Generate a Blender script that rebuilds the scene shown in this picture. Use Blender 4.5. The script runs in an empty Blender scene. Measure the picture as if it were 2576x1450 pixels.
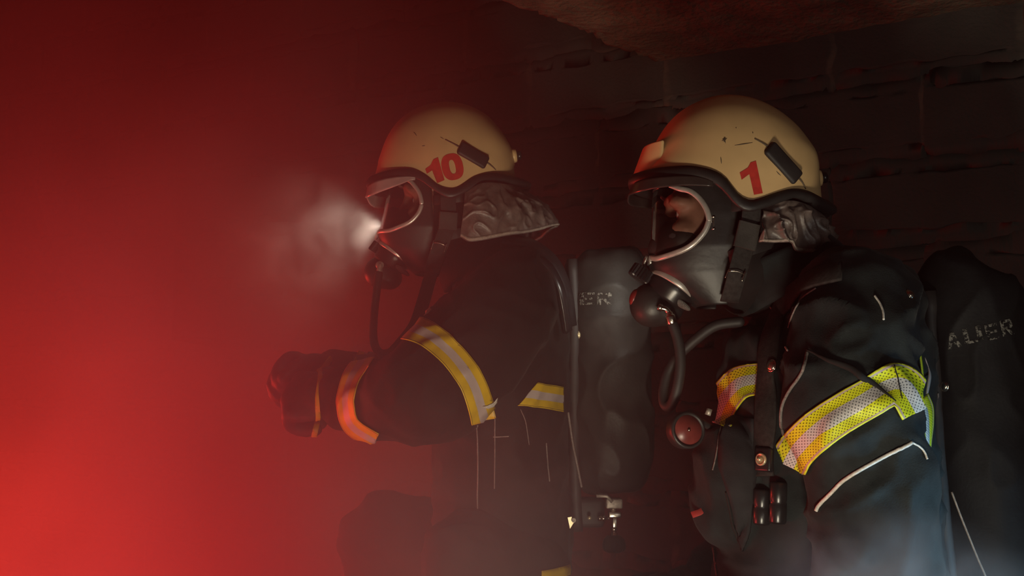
import bpy, bmesh, math, random
from mathutils import Vector, Matrix, noise
from mathutils.bvhtree import BVHTree
from math import sin, cos, pi, sqrt, radians

random.seed(7)
SC = bpy.context.scene
COL = SC.collection
V = Vector

# ------------------------------------------------------------------ camera
F = 2700.0
TILT = radians(5.8)
CAMZ = 0.80
cam_d = bpy.data.cameras.new('camera')
cam_d.sensor_width = 36.0
cam_d.lens = 36.0 * F / 2576.0
cam_d.clip_start = 0.02
cam = bpy.data.objects.new('camera', cam_d)
COL.objects.link(cam)
cam.location = (0, 0, CAMZ)
cam.rotation_euler = (pi / 2 + TILT, 0, 0)
SC.camera = cam

# ------------------------------------------------------------------ world, exposure
w = bpy.data.worlds.new('world')
SC.world = w
w.use_nodes = True
w.node_tree.nodes['Background'].inputs[0].default_value = (0.30, 0.22, 0.18, 1)
w.node_tree.nodes['Background'].inputs[1].default_value = 0.06
SC.view_settings.view_transform = 'Standard'
SC.view_settings.look = 'None'
SC.view_settings.gamma = 1.0
SC.view_settings.use_curve_mapping = False
SC.view_settings.exposure = 0.0
cy = SC.cycles
cy.max_bounces = 3
cy.diffuse_bounces = 1
cy.glossy_bounces = 2
cy.transmission_bounces = 3
cy.transparent_max_bounces = 10
cy.volume_bounces = 0
cy.volume_step_rate = 1.0
cy.volume_max_steps = 96
cy.sample_clamp_indirect = 3.0
cy.use_adaptive_sampling = True
cy.adaptive_threshold = 0.05


def light(name, kind, loc, power, color, target=None, **kw):
    d = bpy.data.lights.new(name, kind)
    d.energy = power
    d.color = color
    for k, v in kw.items():
        setattr(d, k, v)
    o = bpy.data.objects.new(name, d)
    COL.objects.link(o)
    o.location = loc
    if target is not None:
        o.rotation_euler = (V(target) - V(loc)).to_track_quat('-Z', 'Y').to_euler()
    return o


# warm key light low in front of the men, with two added fill spots
light('key_fill_spot', 'SPOT', (0.16, 0.50, 0.07), 46.0, (1.0, 0.88, 0.66), (0.28, 1.80, 0.84),
      shadow_soft_size=0.10, spot_size=radians(62), spot_blend=0.8)
light('key_fill_spot', 'SPOT', (-0.10, 0.62, 0.07), 32.0, (1.0, 0.76, 0.50), (-0.02, 2.10, 1.02),
      shadow_soft_size=0.08, spot_size=radians(32), spot_blend=0.8)  # added narrow spot to brighten the man in front
light('key_fill_spot', 'SPOT', (0.80, -0.45, 0.50), 26.0, (1.0, 0.95, 0.84), (1.10, 2.4, 1.25),
      shadow_soft_size=0.20, spot_size=radians(46), spot_blend=0.8)  # added fill spot that lifts the wall at the right
# red fire burning low on the left, beyond the frame, behind the men
light('red_flare', 'POINT', (-1.95, 2.75, 0.35), 4.0, (1.0, 0.035, 0.012), shadow_soft_size=0.15)
light('red_fire', 'SPOT', (-2.70, 3.6, 0.25), 730.0, (1.0, 0.040, 0.025), (-0.62, 2.1, 0.30),
      shadow_soft_size=0.30, spot_size=radians(70), spot_blend=1.0)
light('red_haze_fill', 'POINT', (-0.85, 1.75, 0.03), 42.0, (1.0, 0.06, 0.06), shadow_soft_size=0.15)  # added to redden the low haze, no such source known
# cold lamp standing low at the right
light('teal_lamp', 'SPOT', (1.25, 1.10, 0.12), 80.0, (0.30, 0.64, 0.88), (0.58, 1.46, 0.42),
      shadow_soft_size=0.08, spot_size=radians(50), spot_blend=1.0)


# ------------------------------------------------------------------ helpers
CT, ST = cos(TILT), sin(TILT)


def pt(px, py, Y):
    a = (px - 1288.0) / F
    b = (725.0 - py) / F
    d = V((a, CT - b * ST, ST + b * CT))
    s = Y / d.y
    return V((0, 0, CAMZ)) + d * s


def ray(px, py):
    a = (px - 1288.0) / F
    b = (725.0 - py) / F
    return V((0, 0, CAMZ)), V((a, CT - b * ST, ST + b * CT)).normalized()


def proj(p):
    q = V(p) - V((0, 0, CAMZ))
    f = q.y * CT + q.z * ST
    u = -q.y * ST + q.z * CT
    return 1288.0 + F * q.x / f, 725.0 - F * u / f


def lerp(a, b, t):
    return a + (b - a) * t


def interp(tab, x):
    if x <= tab[0][0]:
        return tab[0][1]
    for (x0, y0), (x1, y1) in zip(tab, tab[1:]):
        if x <= x1:
            return y0 + (y1 - y0) * (x - x0) / (x1 - x0) if x1 != x0 else y1
    return tab[-1][1]


def catmull(pts, n):
    """dense smooth path through tuples of equal length"""
    P = [tuple(p) for p in pts]
    if len(P) < 3:
        out = []
        for i in range(n + 1):
            t = i / n
            out.append(tuple(lerp(a, b, t) for a, b in zip(P[0], P[-1])))
        return out
    Q = [tuple(2 * a - b for a, b in zip(P[0], P[1]))] + P + [tuple(2 * a - b for a, b in zip(P[-1], P[-2]))]
    out = []
    for i in range(1, len(Q) - 2):
        p0, p1, p2, p3 = Q[i - 1], Q[i], Q[i + 1], Q[i + 2]
        for k in range(n):
            t = k / n
            out.append(tuple(0.5 * (2 * b + (c - a) * t + (2 * a - 5 * b + 4 * c - d) * t * t + (3 * b - a - 3 * c + d) * t ** 3)
                             for a, b, c, d in zip(p0, p1, p2, p3)))
    out.append(P[-1])
    return out


def fbm(p, oct=3):
    s, a = 0.0, 1.0
    for i in range(oct):
        s += a * noise.noise(p)
        p = p * 2.03 + V((3.1, 1.7, 9.2))
        a *= 0.5
    return s


class MB:
    def __init__(self):
        self.v, self.f, self.m = [], [], []
        self.uv = None

    def add(self, verts, faces, mi=0):
        o = len(self.v)
        self.v += [V(p) for p in verts]
        self.f += [tuple(i + o for i in f) for f in faces]
        self.m += [mi] * len(faces)

    def tube(self, path, rad, n=14, cap=True, up=None, round_cap=False, mi=0, closed=False):
        """rad: number, list of numbers, or list of (in-plane, sideways) pairs; sideways is along `up` (default world Y)"""
        P = [V(p[:3]) for p in path]
        k = len(P)
        R = rad if isinstance(rad, (list, tuple)) else [rad] * k
        R = [(r, r) if not isinstance(r, (tuple, list)) else r for r in R]
        if round_cap and not closed:
            t0 = (P[0] - P[1]).normalized()
            t1 = (P[-1] - P[-2]).normalized()
            pre, prer, post, postr = [], [], [], []
            for j in range(4):
                a = (j / 4.0) * pi / 2
                c, s = cos(a), sin(a)
                m0 = min(R[0])
                m1 = min(R[-1])
                pre.append(P[0] + t0 * m0 * c)
                prer.append((max(R[0][0] * s, 1e-4), max(R[0][1] * s, 1e-4)))
                post.append(P[-1] + t1 * m1 * c)
                postr.append((max(R[-1][0] * s, 1e-4), max(R[-1][1] * s, 1e-4)))
            P = pre + P + post[::-1]
            R = prer + R + postr[::-1]
            k = len(P)
        verts, faces = [], []
        side = V(up) if up is not None else V((0, 1, 0))
        N = None
        for i in range(k):
            if closed:
                T = P[(i + 1) % k] - P[i - 1]
            else:
                T = P[min(i + 1, k - 1)] - P[max(i - 1, 0)]
            T.normalize()
            if up is None and abs(T.dot(V((0, 1, 0)))) > 0.85:
                base = V((1, 0, 0)) if N is None else N
            else:
                base = side
            S = base - T * base.dot(T)
            if S.length < 1e-5:
                S = N if N is not None else V((1, 0, 0))
            S.normalize()
            if N is not None and S.dot(N) < 0:
                S = -S
            N = S
            B = T.cross(S).normalized()
            for j in range(n):
                a = 2 * pi * j / n
                verts.append(P[i] + B * (R[i][0] * cos(a)) + S * (R[i][1] * sin(a)))
        rng = k if closed else k - 1
        for i in range(rng):
            i2 = (i + 1) % k
            for j in range(n):
                j2 = (j + 1) % n
                faces.append((i * n + j, i * n + j2, i2 * n + j2, i2 * n + j))
        if cap and not closed:
            faces.append(tuple(range(n))[::-1])
            faces.append(tuple((k - 1) * n + j for j in range(n)))
        self.add(verts, faces, mi)

    def ell(self, c, r, rot=None, nu=24, nv=14, mi=0):
        verts, faces = [], []
        c = V(c)
        for i in range(nv + 1):
            ph = pi * i / nv
            for j in range(nu):
                th = 2 * pi * j / nu
                p = V((r[0] * sin(ph) * cos(th), r[1] * sin(ph) * sin(th), r[2] * cos(ph)))
                if rot is not None:
                    p = rot @ p
                verts.append(c + p)
        for i in range(nv):
            for j in range(nu):
                j2 = (j + 1) % nu
                faces.append((i * nu + j, (i + 1) * nu + j, (i + 1) * nu + j2, i * nu + j2))
        self.add(verts, faces, mi)

    def lathe(self, prof, o, axis, n=32, mi=0):
        """prof: (radius, height along axis)"""
        A = V(axis).normalized()
        X = A.orthogonal().normalized()
        Y = A.cross(X)
        o = V(o)
        verts, faces = [], []
        for r, h in prof:
            for j in range(n):
                a = 2 * pi * j / n
                verts.append(o + A * h + (X * cos(a) + Y * sin(a)) * max(r, 1e-5))
        for i in range(len(prof) - 1):
            for j in range(n):
                j2 = (j + 1) % n
                faces.append((i * n + j, i * n + j2, (i + 1) * n + j2, (i + 1) * n + j))
        self.add(verts, faces, mi)

    def grid(self, fn, nu, nv, closed=False, mi=0):
        verts, faces = [], []
        for i in range(nv + 1):
            for j in range(nu if closed else nu + 1):
                verts.append(fn(j / nu, i / nv))
        w = nu if closed else nu + 1
        for i in range(nv):
            for j in range(nu):
                j2 = (j + 1) % w
                faces.append((i * w + j, i * w + j2, (i + 1) * w + j2, (i + 1) * w + j))
        self.add(verts, faces, mi)

    def box(self, c, size, rot=None, b=0.0, mi=0):
        bm = bmesh.new()
        bmesh.ops.create_cube(bm, size=1.0)
        for v in bm.verts:
            v.co = V((v.co.x * size[0], v.co.y * size[1], v.co.z * size[2]))
        if b > 0:
            bmesh.ops.bevel(bm, geom=bm.edges[:], offset=b, segments=3, profile=0.5, affect='EDGES')
        if rot is not None:
            for v in bm.verts:
                v.co = rot @ v.co
        bm.verts.index_update()
        self.add([V(c) + v.co for v in bm.verts], [tuple(v.index for v in f.verts) for f in bm.faces], mi)
        bm.free()

    def strip(self, path, width, thick, normal=(0, -1, 0), mi=0):
        """flat webbing: path of points, width across, thickness along normal (one vector or a list)"""
        P = [V(p[:3]) for p in path]
        k = len(P)
        verts, faces = [], []
        for i in range(k):
            T = (P[min(i + 1, k - 1)] - P[max(i - 1, 0)]).normalized()
            nn = normal[i] if isinstance(normal, list) else normal
            Nn = V(nn)
            Nn = (Nn - T * Nn.dot(T)).normalized()
            W = T.cross(Nn).normalized()
            wd = width[i] if isinstance(width, list) else width
            for sx, sy in ((-1, -0.6), (-0.9, -1), (0.9, -1), (1, -0.6), (1, 0.6), (0.9, 1), (-0.9, 1), (-1, 0.6)):
                verts.append(P[i] + W * (sx * wd / 2) + Nn * (sy * thick / 2))
        for i in range(k - 1):
            for j in range(8):
                j2 = (j + 1) % 8
                faces.append((i * 8 + j, i * 8 + j2, (i + 1) * 8 + j2, (i + 1) * 8 + j))
        faces.append(tuple(range(8))[::-1])
        faces.append(tuple((k - 1) * 8 + j for j in range(8)))
        self.add(verts, faces, mi)

    def mesh(self, name, smooth=True):
        me = bpy.data.meshes.new(name)
        me.from_pydata([tuple(p) for p in self.v], [], self.f)
        me.polygons.foreach_set('material_index', self.m)
        if smooth:
            me.polygons.foreach_set('use_smooth', [True] * len(me.polygons))
        me.update()
        return me

    def build(self, name, mats, parent=None, smooth=True, fixn=True):
        me = self.mesh(name, smooth)
        if fixn:
            bm = bmesh.new()
            bm.from_mesh(me)
            bmesh.ops.recalc_face_normals(bm, faces=bm.faces[:])
            bm.to_mesh(me)
            bm.free()
        return link(name, me, mats, parent)


def link(name, me, mats, parent=None):
    me.name = name
    for m in (mats if isinstance(mats, (list, tuple)) else [mats]):
        me.materials.append(m)
    o = bpy.data.objects.new(name, me)
    COL.objects.link(o)
    if parent is not None:
        o.parent = parent
        chain = V((0, 0, 0))
        q = parent
        while q is not None:
            chain += q.location
            q = q.parent
        o.location = -chain
    return o


def thing(name, label, cat, loc=(0, 0, 0), group=None):
    o = bpy.data.objects.new(name, None)
    o.empty_display_size = 0.05
    COL.objects.link(o)
    o.location = loc
    o['label'] = label
    o['category'] = cat
    if group:
        o['group'] = group
    return o


def struct(o):
    o['kind'] = 'structure'
    return o


def solid(o, t, offset=-1.0):
    m = o.modifiers.new('solidify', 'SOLIDIFY')
    m.thickness = t
    m.offset = offset
    return o


def bvh_of(*objs):
    bm = bmesh.new()
    for o in objs:
        tmp = o.data.copy()
        loc = V((0, 0, 0))
        q = o
        while q is not None:
            loc += q.location
            q = q.parent
        tmp.transform(Matrix.Translation(loc))
        bm.from_mesh(tmp)
        bpy.data.meshes.remove(tmp)
    t = BVHTree.FromBMesh(bm)
    bm.free()
    return t


def hit(bvh, px, py, lift=0.001):
    o, d = ray(px, py)
    p, n, i, dist = bvh.ray_cast(o, d)
    if p is None:
        p, n, i, dist = bvh.find_nearest(pt(px, py, hit.last))
    if n.dot(d) > 0:
        n = -n
    hit.last = p.y
    return p + n * lift, n


hit.last = 2.0


def decal(bvh, polys, lift=0.0012, cuts=4):
    """pieces of paint or sticker lying on a surface; polys in photograph points"""
    mb = MB()
    for poly in polys:
        bm = bmesh.new()
        vs = [bm.verts.new((x, -y, 0)) for x, y in poly]
        f = bm.faces.new(vs)
        bmesh.ops.triangulate(bm, faces=[f])
        if cuts:
            bmesh.ops.subdivide_edges(bm, edges=bm.edges[:], cuts=cuts, use_grid_fill=True)
            bmesh.ops.triangulate(bm, faces=bm.faces[:])
        bm.verts.index_update()
        vv = [hit(bvh, v.co.x, -v.co.y, lift)[0] for v in bm.verts]
        mb.add(vv, [tuple(v.index for v in f.verts) for f in bm.faces])
        bm.free()
    return mb


def surf_line(bvh, pts, r, n=6, lift=0.001, steps=6, mb=None):
    mb = mb or MB()
    P = [hit(bvh, x, y, lift)[0] for x, y in catmull(pts, steps)]
    mb.tube(P, r, n=n)
    return mb


def voxel(mb, size, name, smooth_it=6, fac=0.5):
    """merge overlapping volumes of one garment or body into a single skin"""
    me = mb.mesh('tmp')
    o = bpy.data.objects.new('tmp', me)
    COL.objects.link(o)
    m = o.modifiers.new('r', 'REMESH')
    m.mode = 'VOXEL'
    m.voxel_size = size
    s = o.modifiers.new('s', 'SMOOTH')
    s.iterations = smooth_it
    s.factor = fac
    dg = bpy.context.evaluated_depsgraph_get()
    out = bpy.data.meshes.new_from_object(o.evaluated_get(dg))
    bpy.data.objects.remove(o)
    bpy.data.meshes.remove(me)
    out.name = name
    out.polygons.foreach_set('use_smooth', [True] * len(out.polygons))
    return out


def displace(me, fn):
    nn = [v.normal.copy() for v in me.vertices]
    for v, n in zip(me.vertices, nn):
        v.co = v.co + n * fn(v.co, n)
    me.update()


def clip_poly(poly, vals, lo, hi):
    """poly: list of (co, u, d) ; keep lo <= d <= hi"""
    def half(pl, sgn, lim):
        out = []
        for i in range(len(pl)):
            a, b = pl[i], pl[(i + 1) % len(pl)]
            da, db = sgn * (a[2] - lim), sgn * (b[2] - lim)
            if da >= 0:
                out.append(a)
            if (da >= 0) != (db >= 0):
                t = da / (da - db)
                out.append((a[0].lerp(b[0], t), a[1] + (b[1] - a[1]) * t, a[2] + (b[2] - a[2]) * t, a[3].lerp(b[3], t)))
        return out
    p = half(poly, 1, lo)
    if p:
        p = half(p, -1, hi)
    return p


def clip_pair(poly, lo, hi):
    def half(pl, sgn, lim):
        out = []
        for i in range(len(pl)):
            a, b = pl[i], pl[(i + 1) % len(pl)]
            da, db = sgn * (a[2] - lim), sgn * (b[2] - lim)
            if da >= 0:
                out.append(a)
            if (da >= 0) != (db >= 0):
                t = da / (da - db)
                ud = (lerp(a[1][0], b[1][0], t), lerp(a[1][1], b[1][1], t))
                out.append((a[0].lerp(b[0], t), ud, lerp(a[2], b[2], t), a[3].lerp(b[3], t)))
        return out
    p = half(poly, 1, lo)
    return half(p, -1, hi) if p else p


def bands(me, field, zones, lift=0.002, keep=None, limits=()):
    """tape sewn round a sleeve: field(co)->(u,d); zones: list of (lo, hi, material index)"""
    uvd = [field(v.co) for v in me.vertices]
    lims = [(fn, lo, hi, {}) for fn, lo, hi in limits]
    mb = MB()
    idx = {}
    uvs = []
    lo_all, hi_all = zones[0][0], zones[-1][1]
    for p in me.polygons:
        vi = list(p.vertices)
        ds = [uvd[i] for i in vi]
        if any(d is None for d in ds):
            continue
        if max(d[1] for d in ds) < lo_all or min(d[1] for d in ds) > hi_all:
            continue
        if keep and not keep(p.center, p.normal):
            continue
        poly = [(me.vertices[i].co.copy(), uvd[i][0], uvd[i][1], me.vertices[i].normal.copy()) for i in vi]
        for lo, hi, mi in zones:
            q = clip_poly(poly, None, lo, hi)
            for fn, l0, l1, _c in lims:
                if len(q) < 3:
                    break
                q = [(co, (u, d), fn(co, u), nm) for co, u, d, nm in q]
                q = clip_pair(q, l0, l1)
                q = [(co, ud[0], ud[1], nm) for co, ud, _, nm in q]
            if len(q) < 3:
                continue
            ids = []
            for co, u, d, nm in q:
                c2 = co + nm * lift
                key = (round(c2.x, 5), round(c2.y, 5), round(c2.z, 5))
                if key not in idx:
                    idx[key] = len(mb.v)
                    mb.v.append(c2)
                    uvs.append((u, d))
                if idx[key] not in ids:
                    ids.append(idx[key])
            if len(ids) >= 3:
                mb.f.append(tuple(ids))
                mb.m.append(mi)
    me2 = mb.mesh('band')
    lay = me2.uv_layers.new(name='UVMap')
    for l in me2.loops:
        lay.data[l.index].uv = uvs[l.vertex_index]
    return me2


def polyfield(line, half, u_scale=1.0):
    """signed distance (in half widths) and arc length along a line of photograph points"""
    L = [V((x, y)) for x, y in catmull(line, 8)]
    seg = []
    s = 0.0
    for a, b in zip(L, L[1:]):
        seg.append((a, b, s))
        s += (b - a).length
    tot = s

    def f(co):
        p = V(proj(co))
        best = None
        for k, (a, b, s0) in enumerate(seg):
            ab = b - a
            t = (p - a).dot(ab) / ab.length_squared
            tc = t
            if k > 0:
                tc = max(0, tc)
            if k < len(seg) - 1:
                tc = min(1, tc)
            q = a + ab * tc
            d = (p - q).length
            if best is None or d < best[0]:
                sg = ab.x * (p - a).y - ab.y * (p - a).x
                best = (d, s0 + tc * ab.length, 1 if sg > 0 else -1)
        return (best[1] / half * u_scale, best[0] * best[2] / half)
    f.total = tot / half * u_scale
    return f


# ------------------------------------------------------------------ materials
def new_mat(name):
    m = bpy.data.materials.new(name)
    m.use_nodes = True
    nt = m.node_tree
    nt.nodes.clear()
    out = nt.nodes.new('ShaderNodeOutputMaterial')
    return m, nt, out


def N(nt, typ, **kw):
    n = nt.nodes.new(typ)
    for k, v in kw.items():
        if k.startswith('i_'):
            key = k[2:]
            key = int(key) if key.isdigit() else key.replace('_', ' ')
            n.inputs[key].default_value = v
        else:
            setattr(n, k, v)
    return n


def ramp(nt, stops):
    r = nt.nodes.new('ShaderNodeValToRGB')
    e = r.color_ramp.elements
    while len(e) < len(stops):
        e.new(0.5)
    for el, (p, c) in zip(e, stops):
        el.position = p
        el.color = c if len(c) == 4 else (*c, 1)
    return r


def mat(name, col, rough=0.6, metal=0.0, nscale=40.0, var=0.25, bump=0.2, bscale=200.0, bdist=0.002, sheen=0.0, coat=0.0, spec=0.5):
    m, nt, out = new_mat(name)
    b = N(nt, 'ShaderNodeBsdfPrincipled')
    tc = N(nt, 'ShaderNodeTexCoord')
    nz = N(nt, 'ShaderNodeTexNoise', i_Scale=nscale, i_Detail=4.0)
    nt.links.new(tc.outputs['Object'], nz.inputs['Vector'])
    lo = tuple(c * (1 - var) for c in col)
    hi = tuple(min(1, c * (1 + var)) for c in col)
    r = ramp(nt, [(0.3, lo), (0.7, hi)])
    nt.links.new(nz.outputs['Fac'], r.inputs['Fac'])
    nt.links.new(r.outputs['Color'], b.inputs['Base Color'])
    b.inputs['Roughness'].default_value = rough
    b.inputs['Metallic'].default_value = metal
    b.inputs['Specular IOR Level'].default_value = spec
    if sheen:
        b.inputs['Sheen Weight'].default_value = sheen
        b.inputs['Sheen Roughness'].default_value = 0.5
    if coat:
        b.inputs['Coat Weight'].default_value = coat
        b.inputs['Coat Roughness'].default_value = 0.15
    if bump:
        n2 = N(nt, 'ShaderNodeTexNoise', i_Scale=bscale, i_Detail=3.0)
        nt.links.new(tc.outputs['Object'], n2.inputs['Vector'])
        bp = N(nt, 'ShaderNodeBump', i_Strength=bump, i_Distance=bdist)
        nt.links.new(n2.outputs['Fac'], bp.inputs['Height'])
        nt.links.new(bp.outputs['Normal'], b.inputs['Normal'])
    nt.links.new(b.outputs[0], out.inputs[0])
    m.node_tree.nodes.active = b
    return m


def tape_mat(name, col, dots, dotcol=(0.03, 0.03, 0.02), rough=0.45, freq=7.0):
    """woven or perforated reflective tape; UV = (along, across) in half widths"""
    m, nt, out = new_mat(name)
    b = N(nt, 'ShaderNodeBsdfPrincipled', i_Roughness=rough)
    tc = N(nt, 'ShaderNodeTexCoord')
    nz = N(nt, 'ShaderNodeTexNoise', i_Scale=35.0, i_Detail=5.0)
    nt.links.new(tc.outputs['Object'], nz.inputs['Vector'])
    r = ramp(nt, [(0.25, tuple(c * 0.72 for c in col)), (0.6, col)])
    nt.links.new(nz.outputs['Fac'], r.inputs['Fac'])
    src = r.outputs['Color']
    if dots:
        mp = N(nt, 'ShaderNodeMapping')
        mp.inputs['Rotation'].default_value = (0, 0, pi / 4)
        mp.inputs['Scale'].default_value = (freq, freq, freq)
        nt.links.new(tc.outputs['UV'], mp.inputs['Vector'])
        vo = N(nt, 'ShaderNodeTexVoronoi', i_Scale=1.0, i_Randomness=0.0)
        nt.links.new(mp.outputs[0], vo.inputs['Vector'])
        rr = ramp(nt, [(0.20, (1, 1, 1)), (0.29, (0, 0, 0))])
        nt.links.new(vo.outputs['Distance'], rr.inputs['Fac'])
        mx = N(nt, 'ShaderNodeMix', data_type='RGBA')
        nt.links.new(rr.outputs['Color'], mx.inputs['Factor'])
        nt.links.new(src, mx.inputs['A'])
        mx.inputs['B'].default_value = (*dotcol, 1)
        src = mx.outputs['Result']
    nt.links.new(src, b.inputs['Base Color'])
    n2 = N(nt, 'ShaderNodeTexNoise', i_Scale=300.0)
    nt.links.new(tc.outputs['Object'], n2.inputs['Vector'])
    bp = N(nt, 'ShaderNodeBump', i_Strength=0.2, i_Distance=0.001)
    nt.links.new(n2.outputs['Fac'], bp.inputs['Height'])
    nt.links.new(bp.outputs['Normal'], b.inputs['Normal'])
    nt.links.new(b.outputs[0], out.inputs[0])
    return m


M = {}
M['cream'] = mat('cream_helmet_paint', (0.70, 0.465, 0.225), rough=0.33, nscale=14, var=0.10, bump=0.05, bscale=60, spec=0.4)
M['rubber'] = mat('black_rubber', (0.020, 0.018, 0.018), rough=0.45, bump=0.15, bscale=120)
M['rubber_dull'] = mat('dull_black_rubber', (0.020, 0.017, 0.017), rough=0.6, bump=0.1)
M['plastic'] = mat('black_plastic', (0.014, 0.013, 0.014), rough=0.30, bump=0.05)
M['red_paint'] = mat('red_sticker', (0.52, 0.035, 0.025), rough=0.5, nscale=120, var=0.15, bump=0)
M['scuff'] = mat('dark_scuff', (0.10, 0.07, 0.045), rough=0.7, bump=0)
M['steel'] = mat('brushed_steel', (0.60, 0.55, 0.50), rough=0.32, metal=0.55, nscale=90, var=0.15, bump=0.05)
M['nickel'] = mat('nickel_plate', (0.72, 0.66, 0.56), rough=0.22, metal=1.0, bump=0.03)
M['brass'] = mat('worn_brass', (0.80, 0.66, 0.42), rough=0.35, metal=0.6, bump=0.05)
M['zinc'] = mat('dull_zinc', (0.42, 0.37, 0.32), rough=0.5, metal=0.5, nscale=160, var=0.3, bump=0.3, bscale=160)
M['leather'] = mat('dark_coated_leather', (0.115, 0.085, 0.075), rough=0.42, nscale=60, var=0.4, bump=0.4, bscale=150, bdist=0.002)
M['hem'] = mat('grey_hem_tape', (0.30, 0.24, 0.20), rough=0.6, nscale=200, var=0.3, bump=0.3)
M['jacket_a'] = mat('dark_turnout_cloth', (0.010, 0.0075, 0.007), rough=0.75, nscale=30, var=0.35, bump=0.5, bscale=420, bdist=0.001, sheen=0.03, spec=0.15)
M['jacket_b'] = mat('charcoal_turnout_cloth', (0.016, 0.0205, 0.0215), rough=0.75, nscale=30, var=0.35, bump=0.5, bscale=420, bdist=0.001, sheen=0.03, spec=0.15)
M['pocket'] = mat('grey_pocket_cloth', (0.022, 0.022, 0.024), rough=0.75, nscale=30, var=0.3, bump=0.5, bscale=420, bdist=0.001, spec=0.15)
M['trouser'] = mat('dark_trouser_cloth', (0.022, 0.015, 0.014), rough=0.8, nscale=26, var=0.4, bump=0.5, bscale=380, bdist=0.001, spec=0.15)
M['webbing'] = mat('black_webbing', (0.028, 0.025, 0.024), rough=0.7, nscale=150, var=0.3, bump=0.5, bscale=500, bdist=0.001, spec=0.15)
M['keeper'] = mat('dark_grey_webbing', (0.050, 0.045, 0.042), rough=0.8, bump=0.5, bscale=400, bdist=0.001, spec=0.2)
M['cover'] = mat('black_cylinder_cloth', (0.007, 0.007, 0.008), rough=0.6, nscale=20, var=0.3, bump=0.4, bscale=200, bdist=0.001, spec=0.15)
M['cover_soft'] = mat('dark_grey_cylinder_cloth', (0.022, 0.020, 0.019), rough=0.5, nscale=20, var=0.3, bump=0.4, bscale=200, bdist=0.001, spec=0.15)
M['hood'] = mat('black_knit_hood', (0.014, 0.012, 0.012), rough=0.9, bump=0.4, bscale=600, bdist=0.001, spec=0.15)
M['glove'] = mat('dark_glove_leather', (0.040, 0.025, 0.022), rough=0.6, nscale=50, var=0.3, bump=0.5, bscale=120)
M['boot'] = mat('black_boot_leather', (0.02, 0.018, 0.017), rough=0.4)
M['skin'] = mat('skin', (0.46, 0.25, 0.18), rough=0.5, nscale=60, var=0.12, bump=0.2, bscale=300, bdist=0.001)
M['eye'] = mat('eye_white', (0.7, 0.66, 0.62), rough=0.2, bump=0)
M['iris'] = mat('dark_iris', (0.05, 0.035, 0.025), rough=0.15, bump=0)
M['brow'] = mat('brown_eyebrow_hair', (0.06, 0.035, 0.02), rough=0.8)
M['piping'] = mat('white_piping', (0.62, 0.58, 0.52), rough=0.5, nscale=200, var=0.2, bump=0.2)
M['piping_dim'] = mat('grey_seam_thread', (0.16, 0.13, 0.12), rough=0.7, nscale=300, var=0.4, bump=0.2)
M['seam_fold'] = mat('dark_seam_fold', (0.006, 0.005, 0.005), rough=0.9, bump=0)
M['red_gleam'] = mat('red_gleam_rubber', (0.16, 0.012, 0.010), rough=0.4)  # gleam of red light put into the button's colour
M['red_tab'] = mat('red_cloth_tab', (0.36, 0.035, 0.03), rough=0.6)
M['dial'] = mat('red_lit_gauge_face', (0.20, 0.035, 0.03), rough=0.35, bump=0)  # red light falling on the gauge is put into the face colour
M['grille'] = mat('grey_speech_grille', (0.14, 0.13, 0.12), rough=0.5, metal=0.5, nscale=900, var=0.6, bump=0.8, bscale=900)
M['y_lime'] = tape_mat('lime_perforated_tape', (0.80, 0.83, 0.02), True, (0.16, 0.15, 0.01))
M['s_lime'] = tape_mat('silver_perforated_tape', (0.74, 0.72, 0.70), True, (0.15, 0.15, 0.16))
M['y_edge'] = tape_mat('lime_tape_edge', (0.80, 0.83, 0.05), False)
M['pink_edge'] = tape_mat('greyish_pink_tape_binding', (0.55, 0.42, 0.38), False)
M['y_warm_lit'] = tape_mat('warm_lit_yellow_tape', (0.66, 0.43, 0.01), False)  # yellow tape with the warm red light mixed into its colour
M['s_plain'] = tape_mat('plain_silver_tape', (0.50, 0.42, 0.40), False)
M['stitch'] = tape_mat('dark_stitching', (0.10, 0.06, 0.01), False)


def worn_mat(name, col, cut):
    m, nt, out = new_mat(name)
    b = N(nt, 'ShaderNodeBsdfPrincipled', i_Roughness=0.6)
    b.inputs['Base Color'].default_value = (*col, 1)
    tr = N(nt, 'ShaderNodeBsdfTransparent')
    tc = N(nt, 'ShaderNodeTexCoord')
    nz = N(nt, 'ShaderNodeTexNoise', i_Scale=150.0, i_Detail=4.0, i_Roughness=0.7)
    nt.links.new(tc.outputs['Object'], nz.inputs['Vector'])
    r = ramp(nt, [(cut - 0.04, (0, 0, 0)), (cut + 0.04, (1, 1, 1))])
    nt.links.new(nz.outputs['Fac'], r.inputs['Fac'])
    mx = N(nt, 'ShaderNodeMixShader')
    nt.links.new(r.outputs['Color'], mx.inputs[0])
    nt.links.new(tr.outputs[0], mx.inputs[1])
    nt.links.new(b.outputs[0], mx.inputs[2])
    nt.links.new(mx.outputs[0], out.inputs[0])
    return m


M['letters'] = worn_mat('worn_pale_lettering', (0.15, 0.14, 0.125), 0.52)


def glass_mat(name, tint, refl):
    m, nt, out = new_mat(name)
    tr = N(nt, 'ShaderNodeBsdfTransparent')
    tr.inputs[0].default_value = (*tint, 1)
    gl = N(nt, 'ShaderNodeBsdfGlossy', i_Roughness=0.06)
    gl.inputs[0].default_value = (1, 1, 1, 1)
    lw = N(nt, 'ShaderNodeLayerWeight', i_Blend=refl)
    mx = N(nt, 'ShaderNodeMixShader')
    nt.links.new(lw.outputs['Fresnel'], mx.inputs[0])
    nt.links.new(tr.outputs[0], mx.inputs[1])
    nt.links.new(gl.outputs[0], mx.inputs[2])
    nt.links.new(mx.outputs[0], out.inputs[0])
    return m


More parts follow.
